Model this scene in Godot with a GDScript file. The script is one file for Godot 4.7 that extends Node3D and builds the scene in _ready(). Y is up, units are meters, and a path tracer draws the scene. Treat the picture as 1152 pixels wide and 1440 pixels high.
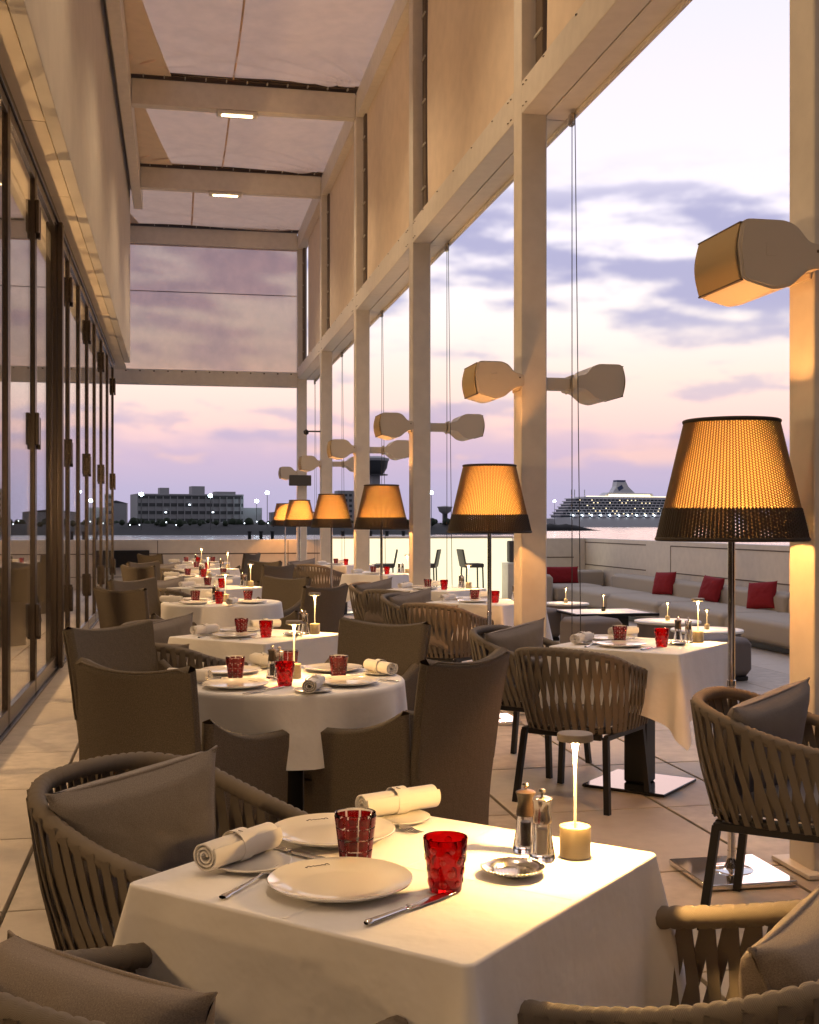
extends Node3D

const COLZ := [7.94, 3.86, -0.22, -4.3, -8.37, -12.45, -16.55, -20.65, -24.8]
const COLX := 2.57
const LOUNGE := -0.3
var M := {}
var counts := {}
var rng := RandomNumberGenerator.new()

# ---------------------------------------------------------------- mesh builder
class MB:
	var v := PackedVector3Array()
	var n := PackedVector3Array()
	var t := PackedVector2Array()
	var ix := PackedInt32Array()
	func vert(p: Vector3, nn: Vector3, uv := Vector2.ZERO) -> int:
		v.append(p); n.append(nn); t.append(uv)
		return v.size() - 1
	func tri(a: int, b: int, c: int) -> void:
		var g := (v[b] - v[a]).cross(v[c] - v[a])
		if g.dot(n[a] + n[b] + n[c]) > 0.0:
			ix.append(a); ix.append(c); ix.append(b)
		else:
			ix.append(a); ix.append(b); ix.append(c)
	func quad(a: int, b: int, c: int, d: int) -> void:
		tri(a, b, c); tri(a, c, d)
	func face(pts: Array, nn: Vector3) -> void:
		var f := []
		for p in pts: f.append(vert(p, nn, Vector2(p.x + p.z, p.y)))
		for k in range(1, f.size() - 1): tri(f[0], f[k], f[k + 1])
	# box with bevelled, softly shaded edges
	func box(c: Vector3, s: Vector3, b := 0.0, bs := Basis.IDENTITY) -> MB:
		var h := s * 0.5
		if b <= 0.0:
			for ax in 3:
				for sg in [-1.0, 1.0]:
					var nn := Vector3.ZERO; nn[ax] = sg
					var u := (ax + 1) % 3; var w := (ax + 2) % 3
					var q := []
					for k in [[-1, -1], [1, -1], [1, 1], [-1, 1]]:
						var p := Vector3.ZERO
						p[ax] = sg * h[ax]; p[u] = k[0] * h[u]; p[w] = k[1] * h[w]
						q.append(vert(c + bs * p, bs * nn, Vector2(p[u], p[w])))
					quad(q[0], q[1], q[2], q[3])
			return self
		b = minf(b, minf(h.x, minf(h.y, h.z)) * 0.98)
		var id := {}
		for ax in 3:
			for m in 8:
				var sg := Vector3(1 if m & 1 else -1, 1 if m & 2 else -1, 1 if m & 4 else -1)
				var nn := Vector3.ZERO; nn[ax] = sg[ax]
				var p := Vector3(sg.x * (h.x - b), sg.y * (h.y - b), sg.z * (h.z - b))
				p[ax] = sg[ax] * h[ax]
				id[ax * 8 + m] = vert(c + bs * p, bs * nn, Vector2(p[(ax + 1) % 3], p[(ax + 2) % 3]))
		for ax in 3:
			var bu := 1 << ((ax + 1) % 3); var bw := 1 << ((ax + 2) % 3); var ba := 1 << ax
			for s0 in [0, ba]:
				quad(id[ax * 8 + s0], id[ax * 8 + s0 + bu], id[ax * 8 + s0 + bu + bw], id[ax * 8 + s0 + bw])
			# edges along axis ax: between faces u and w
			var u := (ax + 1) % 3; var w := (ax + 2) % 3
			for su in [0, bu]:
				for sw in [0, bw]:
					quad(id[u * 8 + su + sw], id[u * 8 + su + sw + ba], id[w * 8 + su + sw + ba], id[w * 8 + su + sw])
		for m in 8: tri(id[m], id[8 + m], id[16 + m])
		return self
	# surface of revolution round y; profile goes bottom to top on the outside (normals point right of travel)
	func lathe(pr: Array, seg := 32, c := Vector3.ZERO, crease := 40.0) -> MB:
		var m := pr.size()
		var sn := []
		for k in m - 1:
			var d: Vector2 = pr[k + 1] - pr[k]
			sn.append(Vector2(d.y, -d.x).normalized())
		for k in m - 1:
			var n0: Vector2 = sn[k]; var n1: Vector2 = sn[k]
			if k > 0 and rad_to_deg(absf(sn[k].angle_to(sn[k - 1]))) < crease: n0 = (sn[k] + sn[k - 1]).normalized()
			if k < m - 2 and rad_to_deg(absf(sn[k].angle_to(sn[k + 1]))) < crease: n1 = (sn[k] + sn[k + 1]).normalized()
			var base := v.size()
			for j in seg + 1:
				var a := TAU * j / seg
				var e := Vector3(cos(a), 0, sin(a))
				for q in 2:
					var pp: Vector2 = pr[k + q]; var nn: Vector2 = n1 if q else n0
					vert(c + e * pp.x + Vector3(0, pp.y, 0), (e * nn.x + Vector3(0, nn.y, 0)).normalized(), Vector2(float(j) / seg, pp.y))
			for j in seg:
				var a0 := base + j * 2
				if pr[k].x > 1e-6: tri(a0, a0 + 2, a0 + 1)
				if pr[k + 1].x > 1e-6: tri(a0 + 1, a0 + 2, a0 + 3)
		return self
	func tube(pts: Array, r, sides := 8, cap := true, closed := false, squash := 1.0) -> MB:
		var m := pts.size()
		var up := Vector3.UP
		var t0: Vector3 = (pts[1] - pts[0]).normalized()
		if absf(t0.dot(up)) > 0.95: up = Vector3.RIGHT
		var nx := (up - t0 * up.dot(t0)).normalized()
		var base := v.size()
		for k in m:
			var a: Vector3 = pts[(k - 1 + m) % m] if closed else pts[maxi(k - 1, 0)]
			var b: Vector3 = pts[(k + 1) % m] if closed else pts[mini(k + 1, m - 1)]
			var tg := (b - a).normalized()
			nx = (nx - tg * nx.dot(tg)).normalized()
			var ny := tg.cross(nx)
			var rr: float = r[k] if r is Array else r
			for j in sides:
				var an := TAU * j / sides
				var d := nx * cos(an) + ny * sin(an) * squash
				vert(pts[k] + d * rr, d.normalized(), Vector2(float(j) / sides, k * 0.1))
		var last := m if closed else m - 1
		for k in last:
			var k2 := (k + 1) % m
			for j in sides:
				var j2 := (j + 1) % sides
				quad(base + k * sides + j, base + k2 * sides + j, base + k2 * sides + j2, base + k * sides + j2)
		if cap and not closed:
			for e in [0, m - 1]:
				var nn: Vector3 = (pts[0] - pts[1]).normalized() if e == 0 else (pts[m - 1] - pts[m - 2]).normalized()
				var cc := vert(pts[e], nn)
				var ring := []
				for j in sides: ring.append(vert(v[base + e * sides + j], nn))
				for j in sides: tri(cc, ring[j], ring[(j + 1) % sides])
		return self
	# flat strap with thickness: points, width directions, face normals
	func strap(pts: Array, wd: Array, nd: Array, w: float, th: float) -> MB:
		var m := pts.size()
		for side in 4:
			var base := v.size()
			for k in m:
				var a: Vector3 = wd[k] * w * 0.5; var b: Vector3 = nd[k] * th * 0.5
				var q := [[a + b, -a + b, nd[k]], [a - b, -a - b, -nd[k]], [a + b, a - b, wd[k]], [-a + b, -a - b, -wd[k]]]
				vert(pts[k] + q[side][0], q[side][2], Vector2(0, k * 0.05)); vert(pts[k] + q[side][1], q[side][2], Vector2(1, k * 0.05))
			for k in m - 1: quad(base + k * 2, base + k * 2 + 1, base + k * 2 + 3, base + k * 2 + 2)
		return self
	# parametric sheet u,v in 0..1; sign turns the normal; thick > 0 closes it
	func sheet(f: Callable, nu: int, nv: int, sign := 1.0, thick := 0.0) -> MB:
		var p := []
		for j in nv + 1:
			for i in nu + 1: p.append(f.call(float(i) / nu, float(j) / nv))
		var nr := []
		for j in nv + 1:
			for i in nu + 1:
				var du: Vector3 = p[j * (nu + 1) + mini(i + 1, nu)] - p[j * (nu + 1) + maxi(i - 1, 0)]
				var dv: Vector3 = p[mini(j + 1, nv) * (nu + 1) + i] - p[maxi(j - 1, 0) * (nu + 1) + i]
				var c := du.cross(dv)
				nr.append(c.normalized() * sign if c.length() > 1e-12 else Vector3.UP)
		for s in ([1.0, -1.0] if thick > 0.0 else [1.0]):
			var base := v.size()
			for j in nv + 1:
				for i in nu + 1:
					var k := j * (nu + 1) + i
					vert(p[k] + nr[k] * thick * 0.5 * s, nr[k] * s, Vector2(float(i) / nu, float(j) / nv))
			for j in nv:
				for i in nu:
					var k := base + j * (nu + 1) + i
					quad(k, k + 1, k + nu + 2, k + nu + 1)
		if thick > 0.0:
			var edge := []
			for i in nu + 1: edge.append([i, 0])
			for j in range(1, nv + 1): edge.append([nu, j])
			for i in range(nu - 1, -1, -1): edge.append([i, nv])
			for j in range(nv - 1, -1, -1): edge.append([0, j])
			var ctr := Vector3.ZERO
			for q in p: ctr += q
			ctr /= p.size()
			for e in edge.size() - 1:
				var ka: int = edge[e][1] * (nu + 1) + edge[e][0]; var kb: int = edge[e + 1][1] * (nu + 1) + edge[e + 1][0]
				var tg: Vector3 = p[kb] - p[ka]
				if tg.length() < 1e-9: continue
				var out: Vector3 = tg.cross(nr[ka]).normalized()
				if out.dot(p[ka] - ctr) < 0: out = -out
				# rounded edge: two facets
				var q0 := []
				for kk in [ka, kb]:
					q0.append(vert(p[kk] + nr[kk] * thick * 0.5, (nr[kk] + out * 0.3).normalized()))
					q0.append(vert(p[kk] + out * thick * 0.28, out))
					q0.append(vert(p[kk] - nr[kk] * thick * 0.5, (-nr[kk] + out * 0.3).normalized()))
				quad(q0[0], q0[1], q0[4], q0[3]); quad(q0[1], q0[2], q0[5], q0[4])
		return self
	func prism(poly: PackedVector2Array, z0: float, z1: float) -> MB:   # polygon in XY pushed along z
		var tr := Geometry2D.triangulate_polygon(poly)
		for e in [[z0, -1.0], [z1, 1.0]]:
			var b := v.size()
			for q in poly: vert(Vector3(q.x, q.y, e[0]), Vector3(0, 0, e[1]), q)
			for k in range(0, tr.size(), 3): tri(b + tr[k], b + tr[k + 1], b + tr[k + 2])
		var ccw := not Geometry2D.is_polygon_clockwise(poly)
		for k in poly.size():
			var a := poly[k]; var c := poly[(k + 1) % poly.size()]
			var d := (c - a).normalized()
			var nn := Vector3(d.y, -d.x, 0) * (1.0 if ccw else -1.0)
			quad(vert(Vector3(a.x, a.y, z0), nn), vert(Vector3(c.x, c.y, z0), nn), vert(Vector3(c.x, c.y, z1), nn), vert(Vector3(a.x, a.y, z1), nn))
		return self
	func mesh() -> ArrayMesh:
		var a := []
		a.resize(Mesh.ARRAY_MAX)
		a[Mesh.ARRAY_VERTEX] = v; a[Mesh.ARRAY_NORMAL] = n; a[Mesh.ARRAY_TEX_UV] = t; a[Mesh.ARRAY_INDEX] = ix
		var m := ArrayMesh.new()
		m.add_surface_from_arrays(Mesh.PRIMITIVE_TRIANGLES, a)
		return m

# ---------------------------------------------------------------- node helpers
func mb() -> MB: return MB.new()
func numbered(called: String) -> String:
	counts[called] = counts.get(called, 0) + 1
	return called if counts[called] == 1 else "%s_%03d" % [called, counts[called] - 1]
func thing(called: String, label: String, category: String, at := Vector3.ZERO, turn := 0.0, group := "") -> Node3D:
	var o := Node3D.new()
	o.name = numbered(called); add_child(o)
	o.position = at; o.rotation.y = turn
	o.set_meta("label", label); o.set_meta("category", category)
	if group != "": o.set_meta("group", group)
	return o
func part(parent: Node3D, called: String, m, mat: Material, at := Vector3.ZERO) -> MeshInstance3D:
	var o := MeshInstance3D.new()
	o.name = called
	o.mesh = m.mesh() if m is MB else m
	o.material_override = mat
	o.position = at
	parent.add_child(o, true)
	return o
func single(called: String, m, mat: Material, label: String, category: String, at := Vector3.ZERO, turn := 0.0, group := "") -> MeshInstance3D:
	var o := part(self, numbered(called), m, mat, at)
	o.rotation.y = turn
	o.set_meta("label", label); o.set_meta("category", category)
	if group != "": o.set_meta("group", group)
	return o
func structure(called: String, m, mat: Material, at := Vector3.ZERO) -> MeshInstance3D:
	var o := part(self, numbered(called), m, mat, at)
	o.set_meta("kind", "structure")
	return o
func copy(src: Node3D, at: Vector3, turn: float, label: String, group := "") -> Node3D:
	var o := src.duplicate()
	o.name = numbered(str(src.get_meta("base_name", src.name)))
	add_child(o)
	o.position = at; o.rotation.y = turn
	o.set_meta("label", label)
	if group != "": o.set_meta("group", group)
	return o
func lin(r: float, g: float, b: float) -> Color: return Color(r, g, b).linear_to_srgb()
func mat(key: String, c: Color, rough := 0.8, metal := 0.0) -> StandardMaterial3D:
	var m := StandardMaterial3D.new()
	m.albedo_color = c; m.roughness = rough; m.metallic = metal; m.resource_name = key
	M[key] = m
	return m
func glow(key: String, c: Color, e: float) -> StandardMaterial3D:
	var m := mat(key, Color(0.8, 0.8, 0.8), 0.6)
	m.emission_enabled = true; m.emission = c; m.emission_energy_multiplier = e
	return m
func noise_image(size: int, freq: float, seed_: int, oct := 4, lo := 0.0, hi := 1.0) -> Image:
	var f := FastNoiseLite.new()
	f.seed = seed_; f.frequency = freq; f.fractal_octaves = oct; f.noise_type = FastNoiseLite.TYPE_SIMPLEX_SMOOTH
	var im := f.get_seamless_image(size, size)
	im.convert(Image.FORMAT_RGB8)
	if lo != 0.0 or hi != 1.0:
		var d := im.get_data()
		for k in d.size(): d[k] = int(clampf(lo * 255 + d[k] * (hi - lo), 0, 255))
		im = Image.create_from_data(size, size, false, Image.FORMAT_RGB8, d)
	return im
func tri_albedo(m: StandardMaterial3D, tex: Texture2D, scale: float, world := false) -> void:
	m.albedo_texture = tex
	m.uv1_triplanar = true; m.uv1_world_triplanar = world; m.uv1_scale = Vector3.ONE * scale
func tri_bump(m: StandardMaterial3D, tex: Texture2D, cm: float, scale: float, world := false) -> void:
	m.heightmap_enabled = true; m.heightmap_texture = tex; m.heightmap_scale = cm
	m.uv1_triplanar = true; m.uv1_world_triplanar = world; m.uv1_scale = Vector3.ONE * scale
func weave_texture() -> ImageTexture:
	var im := Image.create(64, 64, false, Image.FORMAT_RGB8)
	for y in 64:
		for x in 64:
			var a := absf(sin(PI * x / 8.0)); var b := absf(sin(PI * y / 8.0))
			var over := (int(x / 8.0) + int(y / 8.0)) % 2 == 0
			var h := (a * 0.8 + 0.2 * b) if over else (b * 0.8 + 0.2 * a)
			h = h * 0.8 + rng.randf() * 0.2
			im.set_pixel(x, y, Color(h, h, h))
	return ImageTexture.create_from_image(im)
func diagonal_texture() -> ImageTexture:
	var im := Image.create(64, 64, false, Image.FORMAT_RGB8)
	for y in 64:
		for x in 64:
			var h := absf(sin(PI * (x + y) / 8.0)) * 0.85 + rng.randf() * 0.15
			im.set_pixel(x, y, Color(h, h, h))
	return ImageTexture.create_from_image(im)

# ---------------------------------------------------------------- sky
func smooth(a: float, b: float, x: float) -> float:
	var t := clampf((x - a) / (b - a), 0.0, 1.0)
	return t * t * (3.0 - 2.0 * t)
func sky_texture() -> ImageTexture:
	var W := 3072; var HH := 1536
	var n1 := FastNoiseLite.new(); n1.seed = 11; n1.frequency = 1.0; n1.fractal_octaves = 7; n1.fractal_gain = 0.53
	var n2 := FastNoiseLite.new(); n2.seed = 29; n2.frequency = 1.0; n2.fractal_octaves = 4
	var keys := [[-90, 120, 118, 140], [-3, 160, 158, 188], [0, 172, 170, 200], [1.6, 186, 178, 205], [3.2, 222, 190, 204], [4.6, 250, 210, 202], [6.8, 255, 228, 214], [9.5, 255, 242, 236], [13, 250, 242, 249], [18, 243, 236, 250], [26, 228, 226, 247], [45, 228, 224, 244], [90, 222, 220, 242]]
	var data := PackedFloat32Array()
	data.resize(W * HH * 3)
	for y in HH:
		var el := 90.0 - (y + 0.5) / HH * 180.0
		var kk := 0
		while kk < keys.size() - 2 and el > keys[kk + 1][0]: kk += 1
		var f := clampf((el - keys[kk][0]) / float(keys[kk + 1][0] - keys[kk][0]), 0, 1)
		var base := Color8(keys[kk][1], keys[kk][2], keys[kk][3]).srgb_to_linear().lerp(Color8(keys[kk + 1][1], keys[kk + 1][2], keys[kk + 1][3]).srgb_to_linear(), f)
		var step := 1 if el > -1.0 and el < 32.0 else 6
		var er := deg_to_rad(maxf(el, 0.0))
		# share of clouds by height: a streaky band at 8-17 degrees, a mauve bank below 6, wisps above
		var band := smooth(7.0, 10.5, el) * (1.0 - smooth(14.0, 17.5, el))
		var bank := 1.0 - smooth(4.2, 6.4, el)
		var c := base
		for x in W:
			if x % step == 0:
				c = base
				if el > -1.0 and el < 60.0:
					var az := (x + 0.5) / W * TAU      # 0 looks along -z, growing towards +x
					var cx := sin(az) * 9.0; var cz := cos(az) * 9.0
					# long streaks, tilted a little, over a slow drift
					var tilt := el + 2.2 * sin(az * 2.0 + 0.4)
					var a := n1.get_noise_3d(cx * 0.85, tilt * 0.62, cz * 0.85)
					var b := n2.get_noise_3d(cx * 0.3 + 7.0, tilt * 0.2, cz * 0.3)
					var d := smooth(-0.22, 0.36, a + b * 0.55) * band * 0.85
					d += smooth(0.06, 0.4, a + b * 0.3) * (1.0 - band) * smooth(1.5, 4.0, el) * 0.45 * (1.0 - smooth(13.0, 17.0, el))
					c = c.lerp(Color8(158, 158, 198).srgb_to_linear(), clampf(d, 0, 1))
					# low bank with a ragged top and a warm streak
					var top := 4.6 + 2.6 * n2.get_noise_3d(cx * 0.7, 3.0, cz * 0.7) + 1.4 * a
					var low := 1.0 - smooth(top - 1.3, top + 0.3, el)
					c = c.lerp(Color8(186, 172, 202).srgb_to_linear(), low * 0.5)
					var warm := smooth(0.12, 0.4, b + a * 0.5) * smooth(2.4, 3.1, el) * (1.0 - smooth(3.3, 4.2, el))
					c = c.lerp(Color8(252, 206, 190).srgb_to_linear(), warm * 0.7)
				# the western glow fades towards the opposite, eastern side of the dusk sky
				var away := absf(wrapf((x + 0.5) / W * 360.0 - 15.0, -180.0, 180.0))
				c = c * (1.0 - 0.68 * smooth(32.0, 120.0, away))
			var o := (y * W + x) * 3
			data[o] = c.r; data[o + 1] = c.g; data[o + 2] = c.b
	return ImageTexture.create_from_image(Image.create_from_data(W, HH, false, Image.FORMAT_RGBF, data.to_byte_array()))

# ---------------------------------------------------------------- materials
func make_materials() -> void:
	var weave := weave_texture()
	var twill := diagonal_texture()
	var grain := ImageTexture.create_from_image(noise_image(512, 0.02, 5, 5, 0.95, 1.0))
	var blot := ImageTexture.create_from_image(noise_image(512, 0.012, 9, 5, 0.86, 1.0))
	var fine := ImageTexture.create_from_image(noise_image(256, 0.2, 3, 3))
	var wrinkle := ImageTexture.create_from_image(noise_image(512, 0.009, 47, 4))
	var heather := ImageTexture.create_from_image(noise_image(256, 0.16, 31, 3, 0.62, 1.0))
	for k in 4:
		var s := mat("stone_%d" % k, lin(0.5 + 0.032 * k, 0.44 + 0.028 * k, 0.37 + 0.023 * k), 0.62)
		tri_albedo(s, blot if k % 2 else grain, 0.9 + 0.13 * k, true)
		tri_bump(s, fine, 0.05, 0.9 + 0.13 * k, true)
	mat("joint", lin(0.035, 0.03, 0.027), 0.95)
	var m := mat("cloth", lin(0.84, 0.83, 0.84), 0.85)
	tri_bump(m, wrinkle, 0.3, 1.5)
	m = mat("napkin", lin(0.8, 0.77, 0.74), 0.9); tri_bump(m, weave, 0.03, 70.0)
	m = mat("rope", lin(0.155, 0.13, 0.104), 0.75); tri_bump(m, twill, 0.07, 40.0)
	m = mat("rope_rail", lin(0.168, 0.14, 0.112), 0.75); tri_bump(m, twill, 0.07, 40.0)
	m = mat("slip", lin(0.205, 0.168, 0.128), 0.88); tri_albedo(m, heather, 4.0); tri_bump(m, wrinkle, 0.14, 4.0)
	m = mat("pillow", lin(0.36, 0.335, 0.345), 0.95); tri_albedo(m, heather, 9.0); tri_bump(m, wrinkle, 0.06, 9.0)
	m = mat("pillow_brown", lin(0.36, 0.3, 0.255), 0.95); tri_albedo(m, heather, 9.0); tri_bump(m, wrinkle, 0.06, 9.0)
	m = mat("red_pillow", lin(0.28, 0.009, 0.016), 0.85); tri_bump(m, weave, 0.05, 30.0)
	m = mat("sofa", lin(0.74, 0.65, 0.53), 0.92); tri_albedo(m, heather, 8.0); tri_bump(m, weave, 0.05, 8.0)
	m = mat("pouf", lin(0.2, 0.17, 0.155), 0.9); tri_bump(m, weave, 0.05, 25.0)
	m = mat("paint", lin(0.76, 0.71, 0.64), 0.5); tri_albedo(m, grain, 0.6); tri_bump(m, fine, 0.02, 0.6)
	m = mat("facing", lin(0.6, 0.55, 0.48), 0.6); tri_albedo(m, grain, 0.22, true)
	m = mat("parapet", lin(0.8, 0.73, 0.63), 0.6); tri_albedo(m, grain, 0.5, true)
	m = mat("canvas", lin(0.88, 0.74, 0.61), 0.85); m.backlight_enabled = true; m.backlight = Color(1.0, 0.96, 0.94)
	tri_albedo(m, grain, 0.35, true)
	m = mat("screen", Color(0.94, 0.8, 0.68, 0.74), 0.9); m.transparency = BaseMaterial3D.TRANSPARENCY_ALPHA
	m.albedo_texture = blot; m.uv1_triplanar = true; m.uv1_scale = Vector3.ONE * 0.3
	m.backlight_enabled = true; m.backlight = Color(1.0, 0.9, 0.85)
	m = mat("side_canvas", lin(0.8, 0.67, 0.53), 0.85); m.backlight_enabled = true; m.backlight = Color(0.18, 0.16, 0.14); tri_albedo(m, grain, 0.35, true)
	m = mat("wing", lin(0.16, 0.13, 0.11), 0.8); tri_albedo(m, grain, 0.3, true)
	m = mat("soffit", lin(0.72, 0.62, 0.48), 0.6); tri_albedo(m, grain, 0.22, true)
	m = mat("seam", lin(0.75, 0.55, 0.36), 0.85); m.backlight_enabled = true; m.backlight = Color(0.6, 0.5, 0.4)
	mat("channel", lin(0.12, 0.085, 0.06), 0.7)
	mat("lace", lin(0.5, 0.46, 0.4), 0.7)
	mat("bronze", lin(0.11, 0.09, 0.078), 0.26, 0.9)
	mat("chrome", lin(0.75, 0.73, 0.71), 0.07, 1.0)
	mat("silver", lin(0.72, 0.7, 0.66), 0.16, 1.0)
	mat("steel", lin(0.6, 0.55, 0.48), 0.2, 1.0)
	mat("brass", lin(0.7, 0.58, 0.36), 0.35, 0.5)
	mat("black", lin(0.012, 0.011, 0.011), 0.4)
	mat("black_gloss", lin(0.01, 0.01, 0.011), 0.12)
	mat("dark_wood", lin(0.02, 0.012, 0.009), 0.3)
	m = mat("pane", Color(0.5, 0.48, 0.46, 0.03), 0.0); m.transparency = BaseMaterial3D.TRANSPARENCY_ALPHA
	m.metallic_specular = 0.5
	m = mat("porcelain", lin(0.78, 0.75, 0.7), 0.08); m.clearcoat_enabled = true; m.clearcoat = 0.6; m.clearcoat_roughness = 0.03
	m = mat("red_glass", Color(0.86, 0.05, 0.06, 0.04), 0.02); m.refraction_enabled = true; m.refraction_scale = 0.05
	m = mat("red_clear", Color(0.96, 0.4, 0.36, 0.1), 0.05); m.refraction_enabled = true; m.refraction_scale = 0.05
	m = mat("red_dark", Color(0.62, 0.02, 0.035, 0.16), 0.04); m.refraction_enabled = true; m.refraction_scale = 0.05
	m = mat("clear_glass", Color(0.98, 0.97, 0.95, 0.0), 0.0); m.refraction_enabled = true; m.refraction_scale = 0.05
	m = mat("lamp_white", lin(0.85, 0.82, 0.75), 0.4)
	m = mat("disc_grey", lin(0.3, 0.26, 0.22), 0.6)
	m = mat("cord", lin(0.23, 0.145, 0.075), 0.85)
	m = mat("cord_dark", lin(0.035, 0.026, 0.02), 0.8)
	m = mat("lining", lin(0.78, 0.53, 0.29), 0.9); m.backlight_enabled = true; m.backlight = Color(0.85, 0.75, 0.56)
	mat("ink", lin(0.03, 0.025, 0.03), 0.6)
	glow("bulb", Color(1.0, 0.72, 0.38), 0.8)
	glow("table_glow", Color(1.0, 0.8, 0.5), 5.0)
	glow("stem_glow", Color(1.0, 0.82, 0.5), 0.9)
	glow("downlight", Color(1.0, 0.86, 0.62), 9.0)
	glow("bar_glow", Color(1.0, 0.96, 0.8), 1.05)
	glow("flood", Color(0.85, 0.95, 1.0), 40.0)
	glow("port_light", Color(0.9, 0.95, 1.0), 7.0)
	glow("ship_light", Color(1.0, 0.9, 0.7), 3.0)
	mat("concrete", lin(0.36, 0.36, 0.37), 0.8)
	mat("concrete_dark", lin(0.05, 0.055, 0.06), 0.4)
	mat("shore_rock", lin(0.03, 0.03, 0.03), 1.0)
	mat("shore_tree", lin(0.02, 0.03, 0.016), 1.0)
	mat("ship_white", lin(0.72, 0.73, 0.74), 0.5)
	mat("ship_glass", lin(0.03, 0.05, 0.07), 0.15)
	mat("ship_blue", lin(0.05, 0.08, 0.18), 0.4)
	m = mat("sea", lin(0.10, 0.105, 0.125), 0.22)
	var wv := ImageTexture.create_from_image(noise_image(512, 0.03, 21, 5))
	tri_bump(m, wv, 25.0, 0.06, true)
	mat("interior", lin(0.05, 0.04, 0.033), 0.8)
	mat("stool", lin(0.09, 0.085, 0.08), 0.8)
	mat("speaker", lin(0.62, 0.55, 0.46), 0.55)
	mat("grille", lin(0.42, 0.31, 0.17), 0.85)

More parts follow.
